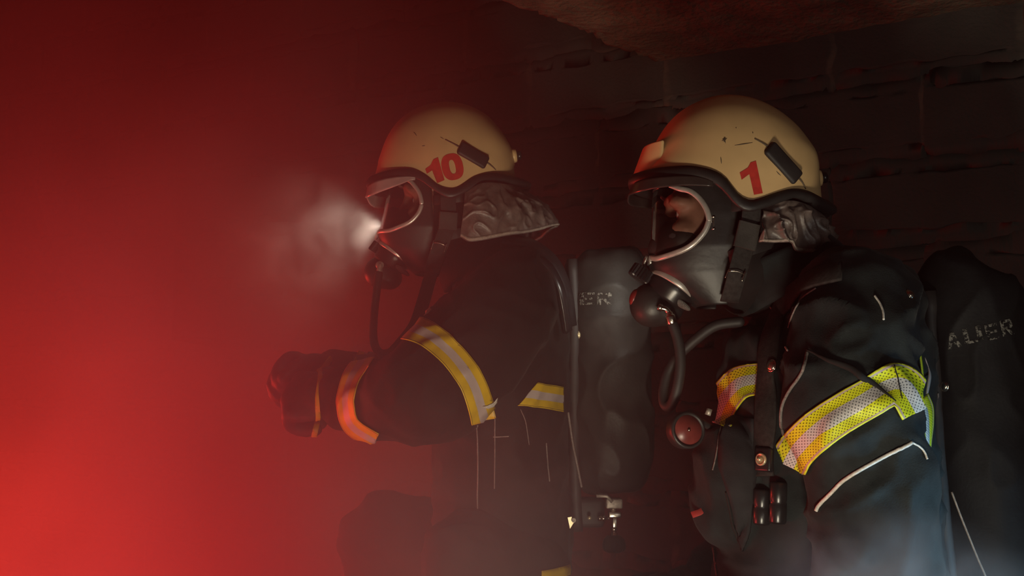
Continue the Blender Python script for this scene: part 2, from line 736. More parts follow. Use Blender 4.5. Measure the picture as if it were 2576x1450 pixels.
M['lens'] = glass_mat('clear_mask_lens', (0.62, 0.57, 0.55), 0.10)
M['visor_a'] = mat('clear_smoked_visor', (0.35, 0.30, 0.28), rough=0.2, bump=0)
M['visor_b'] = mat('dark_smoked_visor', (0.030, 0.024, 0.022), rough=0.3, bump=0)
lampm, nt_, out_ = new_mat('torch_lens_glow')
em_ = N(nt_, 'ShaderNodeEmission', i_Strength=12.0)
em_.inputs[0].default_value = (1, 0.95, 0.85, 1)
nt_.links.new(em_.outputs[0], out_.inputs[0])
M['glow'] = lampm

# ------------------------------------------------------------------ wall, slab, floor
WA = V((0.115, 3.14, 0))
WD = V((1.09, -0.61, 0)).normalized()
WN = V((-WD.y * -1, -WD.x, 0)).normalized()
if WN.y > 0:
    WN = -WN
COURSE, BLOCK = 0.2035, 0.43
Z_LINE = 1.367


def wall_pt(u, z):
    row = math.floor((z - Z_LINE) / COURSE)
    fz = (z - Z_LINE) / COURSE - row
    off = 0.02 if row % 2 else 0.5
    fu = (u / BLOCK + off) % 1.0
    dz = min(fz, 1 - fz) * COURSE
    du = min(fu, 1 - fu) * BLOCK
    base = V((u, z, 0))
    wob = 0.010 * noise.noise(base * 9)
    edge = min(dz, du + 0.003) + wob * 0.35
    d = 0.0
    if edge < 0.024:
        t = max(0, min(1, edge / 0.024))
        lip = 0.0028 * sin(pi * t) * (1 + noise.noise(base * 17 + V((5, 0, 0)))) - 0.003 * (1 - t) ** 2
        if dz > du:
            lip *= 0.2
        d += lip
    cell = V((row * 3.7, math.floor(u / BLOCK + off) * 1.9, 0.5))
    d += 0.004 * noise.noise(cell) + 0.0022 * fbm(base * 11, 2)
    return WA + WD * u + V((0, 0, z)) + WN * d


u0, u1 = -4.2, 3.3
nu, nv = 860, 300
mbw = MB()
mbw.grid(lambda a, b: wall_pt(lerp(u0, u1, a), lerp(0.0, 2.6, b)), nu, nv)


def wall_mat():
    m, nt, out = new_mat('sooty_block_wall')
    b = N(nt, 'ShaderNodeBsdfPrincipled', i_Roughness=0.9)
    uv = N(nt, 'ShaderNodeTexCoord')
    nz = N(nt, 'ShaderNodeTexNoise', i_Scale=4.0, i_Detail=6.0)
    nt.links.new(uv.outputs['UV'], nz.inputs['Vector'])
    soot = ramp(nt, [(0.3, (0.026, 0.024, 0.021)), (0.7, (0.050, 0.044, 0.037))])
    nt.links.new(nz.outputs['Fac'], soot.inputs['Fac'])
    # mortar lines: brick texture in wall metres with a wobble
    wz = N(nt, 'ShaderNodeTexNoise', i_Scale=16.0, i_Detail=4.0)
    nt.links.new(uv.outputs['UV'], wz.inputs['Vector'])
    sc = N(nt, 'ShaderNodeVectorMath', operation='SCALE')
    sub = N(nt, 'ShaderNodeVectorMath', operation='SUBTRACT')
    sub.inputs[1].default_value = (0.5, 0.5, 0.5)
    nt.links.new(wz.outputs['Color'], sub.inputs[0])
    nt.links.new(sub.outputs[0], sc.inputs[0])
    sc.inputs['Scale'].default_value = 0.022
    ad = N(nt, 'ShaderNodeVectorMath', operation='ADD')
    nt.links.new(uv.outputs['UV'], ad.inputs[0])
    nt.links.new(sc.outputs[0], ad.inputs[1])
    br = N(nt, 'ShaderNodeTexBrick', i_Scale=1.0)
    br.offset = 0.5
    br.inputs['Mortar Size'].default_value = 0.010
    br.inputs['Mortar Smooth'].default_value = 0.6
    br.inputs['Brick Width'].default_value = BLOCK
    br.inputs['Row Height'].default_value = COURSE
    br.inputs['Color1'].default_value = (0, 0, 0, 1)
    br.inputs['Color2'].default_value = (0, 0, 0, 1)
    br.inputs['Mortar'].default_value = (1, 1, 1, 1)
    nt.links.new(ad.outputs[0], br.inputs['Vector'])
    pz = N(nt, 'ShaderNodeTexNoise', i_Scale=7.0, i_Detail=5.0, i_Roughness=0.65)
    nt.links.new(uv.outputs['UV'], pz.inputs['Vector'])
    patch = ramp(nt, [(0.42, (0, 0, 0)), (0.62, (1, 1, 1))])
    nt.links.new(pz.outputs['Fac'], patch.inputs['Fac'])
    mul = N(nt, 'ShaderNodeMath', operation='MULTIPLY')
    nt.links.new(br.outputs['Color'], mul.inputs[0])
    nt.links.new(patch.outputs['Color'], mul.inputs[1])
    mx = N(nt, 'ShaderNodeMix', data_type='RGBA')
    nt.links.new(mul.outputs[0], mx.inputs['Factor'])
    nt.links.new(soot.outputs['Color'], mx.inputs['A'])
    mx.inputs['B'].default_value = (0.095, 0.072, 0.053, 1)
    nt.links.new(mx.outputs['Result'], b.inputs['Base Color'])
    fz = N(nt, 'ShaderNodeTexNoise', i_Scale=90.0, i_Detail=5.0)
    nt.links.new(uv.outputs['UV'], fz.inputs['Vector'])
    bp = N(nt, 'ShaderNodeBump', i_Strength=0.6, i_Distance=0.004)
    nt.links.new(fz.outputs['Fac'], bp.inputs['Height'])
    nt.links.new(bp.outputs['Normal'], b.inputs['Normal'])
    nt.links.new(b.outputs[0], out.inputs[0])
    return m


mew = mbw.mesh('wall_back')
lay = mew.uv_layers.new(name='UVMap')
ROW0 = Z_LINE - 100 * COURSE
for l in mew.loops:
    i = l.vertex_index
    ju, iv = i % (nu + 1), i // (nu + 1)
    lay.data[l.index].uv = (lerp(u0, u1, ju / nu) + BLOCK * 0.02 + 40 * BLOCK, lerp(0.0, 2.6, iv / nv) - ROW0)
wall = struct(link('wall_back', mew, wall_mat()))
solid(wall, 0.12, 1.0)

M['concrete'] = mat('rough_concrete', (0.10, 0.076, 0.050), rough=0.9, nscale=9, var=0.5, bump=0.9, bscale=55, bdist=0.012)
M['floor'] = mat('dusty_concrete_floor', (0.09, 0.075, 0.065), rough=0.9, nscale=6, var=0.4, bump=0.6, bscale=60, bdist=0.006)
M['soot'] = mat('soot_black_plaster', (0.020, 0.016, 0.014), rough=0.95, nscale=6, var=0.4, bump=0.5, bscale=30, bdist=0.01)

# low concrete slab overhead with a broken left edge
ED0, ED1 = V((0.038, 2.46, 0)), V((0.37, 2.84, 0))
ED = (ED1 - ED0).normalized()


def slab_pt(a, b):
    # a: from the broken edge to the right, b: along the edge from the camera side into the wall
    s = lerp(-2.0, 0.62, b)
    p = ED0 + ED * s
    q = V((s * 9, 3.0, 0))
    p = p + V((1, 0, 0)) * (0.03 * fbm(q, 4) * (1 - a)) + V((WD.x, WD.y, 0)) * (a * 2.3)
    z = 1.71 + 0.010 * fbm(V((p.x * 5, p.y * 5, 1))) + 0.005 * noise.noise(V((p.x * 23, p.y * 23, 4)))
    if a < 0.02:
        z += 0.02 * abs(noise.noise(V((s * 30, 1, 2))))
    return V((p.x, p.y, z))


mbs = MB()
mbs.grid(slab_pt, 150, 170)
slab = struct(mbs.build('trim_1', M['concrete'], fixn=False))
for p in slab.data.polygons:
    pass
solid(slab, 0.16, 1.0)
if slab.data.polygons[0].normal.z > 0:
    slab.modifiers['solidify'].offset = 1.0
else:
    slab.modifiers['solidify'].offset = -1.0

mbf = MB()
mbf.grid(lambda a, b: V((lerp(-3.6, 2.4, a), lerp(-1.2, 5.2, b), 0.004 * fbm(V((a * 40, b * 40, 0))) - 0.004)), 60, 60)
fl = struct(mbf.build('floor', M['floor'], fixn=False))
solid(fl, 0.1, -1.0)
mbc = MB()
mbc.box((-0.6, 2.0, 2.66), (6.0, 6.4, 0.1))
struct(mbc.build('ceiling', M['soot'], smooth=False))
mbl = MB()
mbl.box((-3.55, 2.0, 1.3), (0.1, 6.4, 2.6))
struct(mbl.build('wall_left', M['soot'], smooth=False))


# ------------------------------------------------------------------ helmet
def densify(pts, n=6):
    return catmull(pts, n)


def make_helmet(spec):
    Yc, sy = spec['Y'], spec['half_width']
    top = pt(*spec['top'], Yc)
    xc, zt = top.x, top.z
    z0 = pt(spec['top'][0], spec['level'], Yc).z
    H = zt - z0

    def table(sil, sgn):
        tab = []
        for x, y in densify(sil, 8):
            p = pt(x, y, Yc)
            h = (p.z - z0) / H
            q = math.asin(max(-1, min(1, h))) if h >= 0 else h
            tab.append((q, sgn * (p.x - xc)))
        tab.append((pi / 2, 0.0))
        tab.sort()
        return tab
    ft, bt = table(spec['front'], -1), table(spec['back'], 1)
    f0, b0 = interp(ft, 0.0), interp(bt, 0.0)

    def ext(q):
        f, b = interp(ft, q), interp(bt, q)
        if q < 0:
            s = sy * (1 + 0.05 * -q)
        else:
            s = sy * cos(q) ** 0.9 if q < pi / 2 else 0
        return f, b, s

    def z_of(q):
        return z0 + H * sin(q) if q >= 0 else z0 + H * q

    def q_of(z):
        h = (z - z0) / H
        return math.asin(max(0, min(1, h))) if h >= 0 else h

    def surf(a, q, off=0.0):
        f, b, s = ext(q)
        ca, sa = cos(a), sin(a)
        x = xc - (f + off) * ca if ca > 0 else xc - (b + off) * ca
        return V((x, Yc - (s + off) * sa, z_of(q)))

    rt, rb = densify(spec['rim_top']), densify(spec['rim_bottom'])

    def z_curve(curve, a, off=0.0):
        # same height on both flanks; the curve is read on the near flank
        aa = a if sin(a) >= 0 else -a
        z = zt - 0.17
        for it in range(3):
            p = surf(aa, q_of(z), off)
            u, v = proj(p)
            z = pt(u, interp(curve, u), p.y).z
        return z
    root = thing('helmet', spec['label'], 'helmet', tuple(pt(*spec['top'], Yc) - V((0, 0, 0.2))), 'firefighter helmets')
    n, m = 120, 44
    zr = [z_curve(rt, 2 * pi * i / n) for i in range(n)]
    zb = [z_curve(rb, 2 * pi * i / n, 0.006) for i in range(n)]
    # a low ridge runs over the crown
    def ridge(a, q):
        return 0.0022 * math.exp(-((cos(q) * sin(a)) / 0.22) ** 2) if q > 0.2 else 0.0
    mb = MB()
    mb.grid(lambda u, v: surf(2 * pi * u, lerp(q_of(zr[int(round(u * n)) % n]), pi / 2, v), ridge(2 * pi * u, lerp(q_of(zr[int(round(u * n)) % n]), pi / 2, v))), n, m, closed=True)
    shell = mb.build('shell', M['cream'], root)
    bm = bmesh.new(); bm.from_mesh(shell.data)
    bmesh.ops.remove_doubles(bm, verts=bm.verts[:], dist=1e-5)
    bmesh.ops.recalc_face_normals(bm, faces=bm.faces[:])
    bm.to_mesh(shell.data); bm.free()
    solid(shell, 0.003, -1.0)
    bv = bvh_of(shell)
    # rubber rim, flaring out at the front and the back
    xf_r = pt(spec['rim_front'], spec['level'], Yc).x
    xb_r = pt(spec['rim_back'], spec['level'], Yc).x

    def rim_sec(i, k):
        a = 2 * pi * i / n
        p = surf(a, q_of(zr[i]), 0.0)
        ca, sa = cos(a), sin(a)
        f, b, s = ext(q_of(zr[i]))
        tf = max(0, ca) ** 3
        tb = max(0, -ca) ** 3
        ox = -(max(0.006, (xc - f) - xf_r)) * tf + (max(0.006, xb_r - (xc + b))) * tb
        out = V((-0.006 * ca + ox, -0.007 * sa, 0))
        inn = V((0.005 * ca, 0.005 * sa, 0))
        z1, z2 = zr[i], zb[i]
        mid = (z1 + z2) / 2
        sec = [(inn, z1 + 0.003), (out * 0.55, z1 + 0.0035), (out, lerp(z1, z2, 0.25)), (out * 1.05, mid), (out, lerp(z1, z2, 0.8)), (out * 0.7, z2), (inn, z2 + 0.001)]
        o, z = sec[k]
        return V((p.x + o.x, p.y + o.y, z))
    mb = MB()
    verts = [rim_sec(i, k) for i in range(n) for k in range(7)]
    faces = []
    for i in range(n):
        for k in range(7):
            i2, k2 = (i + 1) % n, (k + 1) % 7
            faces.append((i * 7 + k, i * 7 + k2, i2 * 7 + k2, i2 * 7 + k))
    mb.add(verts, faces)
    mb.build('rim', M['rubber'], root)
    # inner liner
    mb = MB()
    mb.grid(lambda u, v: surf(2 * pi * u, lerp(q_of(zr[int(round(u * n)) % n] + 0.002), pi / 2, v), -0.010 if v < 0.97 else -0.006), n, 20, closed=True)
    mb.build('liner', M['rubber_dull'], root)
    # visor lip below the front rim
    vl = densify(spec['visor_low'])
    mb = MB()
    na = 48
    amax = radians(spec.get('visor_span', 72))

    def vis(u, v):
        a = lerp(-amax, amax, u)
        i = a / (2 * pi) * n
        i0 = int(math.floor(i))
        t = i - i0
        zt_ = lerp(zb[i0 % n], zb[(i0 + 1) % n], t) + 0.004
        p = surf(a, q_of(zt_), 0.004)
        fx = min(0, xf_r - (p.x)) if abs(a) < 0.01 else 0
        tf = max(0, cos(a)) ** 3
        p.x += -(max(0.0, p.x - xf_r) * tf) * 0.9
        aa = abs(a)
        uu, vv = proj(surf(aa, q_of(zt_ - 0.01), 0.006) + V((-(max(0.0, surf(aa, q_of(zt_), 0.004).x - xf_r)) * tf, 0, 0)))
        zlow = pt(uu, interp(vl, uu), p.y if p.y < Yc else 2 * Yc - p.y).z
        zlow = min(zlow, zt_ - 0.002)
        z = lerp(zt_, zlow, v)
        ex = 0.006 * v * tf
        return V((p.x - ex, p.y, z))
    mb.grid(vis, na, 6)
    vs = mb.build('visor', M[spec['visor_mat']], root)
    solid(vs, 0.003, 0)
    # painted number
    for poly_set in spec['digits']:
        if isinstance(poly_set, dict):
            cx, cy_, A, B, a2, b2, rot = poly_set['oval']
            mbn = MB()
            vv, ff = [], []
            kk, rr = 40, 5
            for i in range(kk):
                th = 2 * pi * i / kk
                for j in range(rr + 1):
                    ra, rb_ = lerp(a2, A, j / rr), lerp(b2, B, j / rr)
                    # squarish oval
                    ct, st = cos(th), sin(th)
                    ex = 0.8
                    x = ra * math.copysign(abs(ct) ** ex, ct)
                    y = rb_ * math.copysign(abs(st) ** ex, st)
                    xr = x * cos(rot) - y * sin(rot)
                    yr = x * sin(rot) + y * cos(rot)
                    vv.append(hit(bv, cx + xr, cy_ + yr, 0.0009)[0])
            for i in range(kk):
                for j in range(rr):
                    i2 = (i + 1) % kk
                    ff.append((i * (rr + 1) + j, i * (rr + 1) + j + 1, i2 * (rr + 1) + j + 1, i2 * (rr + 1) + j))
            mbn.add(vv, ff)
        else:
            mbn = decal(bv, [poly_set], 0.0009)
        dg = mbn.build('numeral', M['red_paint'], root)
        dg['label'] = 'red painted numeral'
    # rubber clip with its wire
    c = spec['clip']
    C0, nrm = hit(bv, *c['center'], 0.0)
    A0, _ = hit(bv, *c['end_a'], 0.0)
    B0, _ = hit(bv, *c['end_b'], 0.0)
    ax = (B0 - A0)
    L = ax.length
    ax.normalize()
    nn = (nrm - ax * nrm.dot(ax)).normalized()
    R = Matrix((ax, nn.cross(ax), nn)).transposed()
    mb = MB()
    mb.box(C0 + nn * 0.001, (L, c['w'], 0.010), R, 0.0048)
    clip = mb.build('lamp_clip', M['rubber_dull'], root)
    clip['label'] = 'black rubber clip'
    for seg in c['wires']:
        mb = surf_line(bv, seg, [0.0016 - 0.0009 * (i / (6 * (len(seg) - 1))) for i in range(6 * (len(seg) - 1) + 1)], lift=0.001)
        mb.build('clip_wire', M['scuff'], clip)
    # scuffs
    for seg in spec['scuffs']:
        k = 4 * (len(seg) - 1) + 1
        mb = surf_line(bv, seg, [max(0.0003, 0.0008 * sin(pi * (i + 0.5) / k)) for i in range(k)], n=5, steps=4, lift=0.0002)
        mb.build('scuff_mark', M['scuff'], root)
    # knob at the back
    kx, ky = spec['knob']
    K = pt(kx, ky, Yc)
    mb = MB()
    mb.lathe([(0, -0.012), (0.013, -0.012), (0.0145, -0.004), (0.013, 0.001), (0.009, 0.002), (0, 0.002)], K, (1, 0, 0.12), 24, mi=0)
    mb.lathe([(0, 0.002), (0.0095, 0.002), (0.0095, 0.009), (0.008, 0.011), (0, 0.011)], K, (1, 0, 0.12), 20, mi=1)
    mb.build('ratchet_knob', [M['cream'], M['plastic']], root)
    # front plate
    if 'plate' in spec:
        mb = MB()
        pl = spec['plate']

        def plate(u, v):
            y = lerp(pl['y0'], pl['y1'], v)
            xfr = lerp(pl['x_top'], pl['x_bot'], v)
            p = pt(xfr, y, Yc)
            yy = lerp(-1, 1, u)
            back = pt(lerp(pl['xb_top'], pl['xb_bot'], v), y, Yc).x
            bulge = abs(yy) ** 2.4
            return V((lerp(p.x, back, bulge), Yc + yy * pl['half'], p.z))
        mb.grid(plate, 28, 14)
        po = mb.build('front_plate', M['cream'], root)
        solid(po, 0.006, -1)
        bvl = po.modifiers.new('bevel', 'BEVEL')
        bvl.width = 0.0025
        bvl.segments = 2
        bvl.limit_method = 'ANGLE'
    # neck curtain
    ng = spec['neck']
    tp, bt_ = densify(ng['top'], 8), densify(ng['bottom'], 8)

    def sample(lst, t):
        x = t * (len(lst) - 1)
        i = min(int(x), len(lst) - 2)
        return V(pt(*[lerp(a, b, x - i) for a, b in zip(lst[i], lst[i + 1])]))

    def neck(u, v):
        far = u > 0.5
        t = u * 2 if not far else (1 - u) * 2
        a, b = sample(tp, t), sample(bt_, t)
        p = a.lerp(b, v)
        belly = sin(pi * v) * ng['belly']
        out = V((p.x - xc - 0.02, (p.y - Yc), 0))
        if out.length > 0:
            out.normalize()
        p = p + out * belly
        if far:
            p.y = 2 * Yc - p.y
            out.y = -out.y
        q = p * 17 + V((0, 0, 2.0 * ng['seed']))
        q.z *= 0.5
        q = q + V((noise.noise(p * 12), noise.noise(p * 12 + V((3, 8, 1))), noise.noise(p * 14 + V((1, 2, 6))))) * 0.8
        r1 = 1 - abs(noise.noise(q)) * 1.3
        r2 = 1 - abs(noise.noise(p * 34 + V((7, 3, ng['seed'])) + V((q.z, q.x, q.y)) * 0.4)) * 1.3
        r1, r2 = max(0, r1), max(0, r2)
        amp = (0.35 + 0.65 * sin(pi * min(1, v * 1.05)) ** 0.7) * ng['crumple'] * min(1, v * 6)
        p = p + out * (amp * (r1 ** 5 * 1.1 + 0.45 * r2 ** 6 - 0.45 + 0.5 * noise.noise(p * 9))) + V((0, 0, amp * 0.4 * noise.noise(p * 21)))
        return p
    mb = MB()
    mb.grid(neck, 260, 80)
    no = mb.build('neck_guard', M['leather'], root)
    no['label'] = 'crumpled dark leather neck curtain'
    solid(no, 0.002, 0)
    mb = MB()
    P = [neck(i / 120, 0.985) for i in range(121)]
    P2 = [neck(i / 120, 0.93) for i in range(121)]
    vv, ff = [], []
    for a, b in zip(P, P2):
        o = V((a.x - xc, a.y - Yc, 0)).normalized() * 0.0022
        vv += [a + o, b + o, b - o, a - o]
    for i in range(120):
        for k in range(4):
            k2 = (k + 1) % 4
            ff.append((i * 4 + k, i * 4 + k2, i * 4 + 4 + k2, i * 4 + 4 + k))
    mb.add(vv, ff)
    mb.build('hem', M['hem'], no)
    # chin strap with buckle
    cs = spec['chin']
    P = [pt(*c3) for c3 in catmull(cs['path'], 6)]
    mb = MB()
    mb.strip(P, cs['w'], 0.003, (0.1, -1, 0))
    st = mb.build('chin_strap', M['webbing'], root)
    mb = MB()
    b0_, b1_ = cs['keeper']
    Q0, Q1 = pt(*b0_), pt(*b1_)
    mb.strip([Q0.lerp(Q1, i / 6) for i in range(7)], cs['w'] * 1.18, 0.008, (0.1, -1, 0))
    mb.build('strap_keeper', M['keeper'], st, smooth=False)
    mb = MB()
    Bp = [pt(*q) for q in cs['buckle']]
    loop = [Bp[0], Bp[1], Bp[2], Bp[3]]
    mb.tube([loop[0].lerp(loop[1], t / 4) for t in range(5)], 0.0011, n=8, round_cap=True)
    mb.tube([loop[2].lerp(loop[3], t / 4) for t in range(5)], 0.0011, n=8, round_cap=True)
    mid0, mid1 = loop[1].lerp(loop[0], 0.25), loop[2].lerp(loop[3], 0.3)
    mb.tube([mid0.lerp(mid1, t / 6) + V((0, -0.002 * sin(pi * t / 6), 0.002 * sin(pi * t / 6))) for t in range(7)], 0.0009, n=8)
    mb.build('buckle', M['nickel'], st)
    return root, surf


def Z1(x, y): return (880 + x * 0.37245, 230 + y * 0.37241)
def Z2(x, y): return (1540 + x * 0.40682, 210 + y * 0.4069)


YL, YR = 2.16, 1.75
helmet_a = dict(
    Y=YL, half_width=0.122, top=(1130, 262), level=452,
    front=[(941, 462), (944, 446), (957, 401), (975, 352), (1000, 314), (1033, 286), (1077, 268), (1105, 264)],
    back=[(1300, 500), (1296, 450), (1289, 392), (1276, 358), (1252, 323), (1223, 293), (1183, 272), (1160, 266)],
    rim_top=[(925, 462), (941, 449), (970, 437), (1003, 430), (1040, 430), (1074, 447), (1103, 471), (1133, 480), (1156, 474), (1189, 451), (1223, 441), (1256, 443), (1293, 454), (1330, 466)],
    rim_bottom=[(925, 482), (941, 471), (970, 459), (1003, 451), (1040, 449), (1062, 457), (1089, 477), (1122, 496), (1141, 497), (1174, 483), (1208, 462), (1249, 458), (1290, 469), (1330, 485)],
    rim_front=930, rim_back=1328,
    visor_low=[(920, 500), (927, 496), (950, 485), (974, 476), (1009, 463), (1035, 453), (1062, 458), (1080, 470)], visor_mat='visor_a', visor_span=70,
    digits=[
        [Z1(510, 525), Z1(545, 500), Z1(565, 460), Z1(596, 447), Z1(640, 600), Z1(590, 622), Z1(556, 535), Z1(521, 558)],
        {'oval': (*Z1(693, 511), 72 * 0.3725, 90 * 0.3725, 20 * 0.3725, 48 * 0.3725, radians(-13))},
    ],
    clip=dict(center=(1190, 391.5), end_a=(1156, 371), end_b=(1226, 412), w=0.028,
              wires=[[(1156, 371), (1140, 362), (1120, 352)], [(1225, 410), (1236, 418), (1246, 428)]]),
    scuffs=[[(1040, 332), (1044, 336), (1048, 342)], [(1062, 368), (1069, 367)], [(1150, 411), (1152, 412)], [(1108, 345), (1116, 350)]],
    knob=(1298, 392),
    neck=dict(top=[(1170, 486, 2.045), (1215, 460, 2.04), (1285, 466, 2.08), (1324, 482, 2.16)],
              bottom=[(1158, 597, 2.03), (1186, 608, 2.02), (1256, 597, 2.03), (1335, 584, 2.07), (1407, 566, 2.16)],
              belly=0.016, crumple=0.010, seed=1.3),
    chin=dict(path=[(1126, 490, 2.045), (1128, 550, 2.05), (1115, 600, 2.05), (1100, 640, 2.055), (1085, 690, 2.07)], w=0.030,
              keeper=((1129, 535, 2.045), (1126, 578, 2.045)),
              buckle=[(1085, 626, 2.044), (1091, 606, 2.044), (1124, 614, 2.044), (1118, 633, 2.044)]),
    label='cream fire helmet with the red number 10 on its side')
helmet_b = dict(
    Y=YR, half_width=0.122, top=(1822, 246), level=476,
    front=[(1601, 470), (1607, 446), (1630, 408), (1648, 367), (1679, 317), (1718, 280), (1766, 256), (1796, 248)],
    back=[(2066, 540), (2060, 496), (2056, 443), (2049, 396), (2031, 365), (1997, 322), (1944, 280), (1883, 252), (1855, 247)],
    rim_top=[(1585, 456), (1599, 446), (1654, 430), (1700, 425), (1743, 424), (1792, 434), (1825, 454), (1857, 495), (1886, 510), (1914, 505), (1947, 493), (1987, 482), (2020, 485), (2053, 503), (2095, 530)],
    rim_bottom=[(1585, 478), (1599, 468), (1654, 455), (1743, 448), (1786, 457), (1818, 478), (1853, 517), (1886, 532), (1926, 523), (1971, 507), (2008, 498), (2053, 519), (2095, 552)],
    rim_front=1591, rim_back=2088,
    visor_low=[(1570, 500), (1580, 495), (1600, 487), (1650, 474), (1720, 467), (1784, 469), (1800, 470)], visor_mat='visor_b', visor_span=74,
    digits=[[Z2(788, 553), Z2(838, 522), Z2(855, 490), Z2(888, 480), Z2(930, 680), Z2(876, 690), Z2(847, 562), Z2(800, 597)]],
    clip=dict(center=(1970, 411), end_a=(1935, 371), end_b=(2009, 453), w=0.028,
              wires=[[(1936, 373), (1920, 362), (1898, 350)], [(2006, 447), (2016, 458), (2026, 476)]]),
    scuffs=[[(1817, 350), (1827, 352)], [(1820, 346), (1823, 358)], [(1825, 345), (1820, 357)], [(1816, 355), (1829, 348)], [(1822, 344), (1825, 361)], [(1848, 366), (1870, 363), (1893, 359)], [(1813, 395), (1815, 412)],
            [(1953, 431), (1958, 437), (1964, 442)], [(1893, 332), (1894, 336)], [(1851, 321), (1852, 323)], [(1826, 449), (1830, 453)]],
    knob=(2063, 448),
    plate=dict(y0=372, y1=443, x_top=1618, x_bot=1592, xb_top=1655, xb_bot=1652, half=0.058),
    neck=dict(top=[(1918, 525, 1.645), (1985, 505, 1.64), (2045, 522, 1.68), (2066, 545, 1.75)],
              bottom=[(1909, 610, 1.63), (1950, 612, 1.625), (1990, 612, 1.63), (2006, 632, 1.64), (2060, 640, 1.68), (2094, 652, 1.75)],
              belly=0.010, crumple=0.017, seed=4.1),
    chin=dict(path=[(1892, 520, 1.645), (1885, 580, 1.65), (1868, 640, 1.65), (1852, 700, 1.655), (1835, 760, 1.68)], w=0.030,
              keeper=((1887, 562, 1.643), (1872, 625, 1.643)),
              buckle=[(1825, 698, 1.645), (1834, 678, 1.645), (1875, 684, 1.645), (1867, 706, 1.645)]),
    label='cream fire helmet with a single red 1 on its side and a front plate')
HA, surf_a = make_helmet(helmet_a)
HB, surf_b = make_helmet(helmet_b)


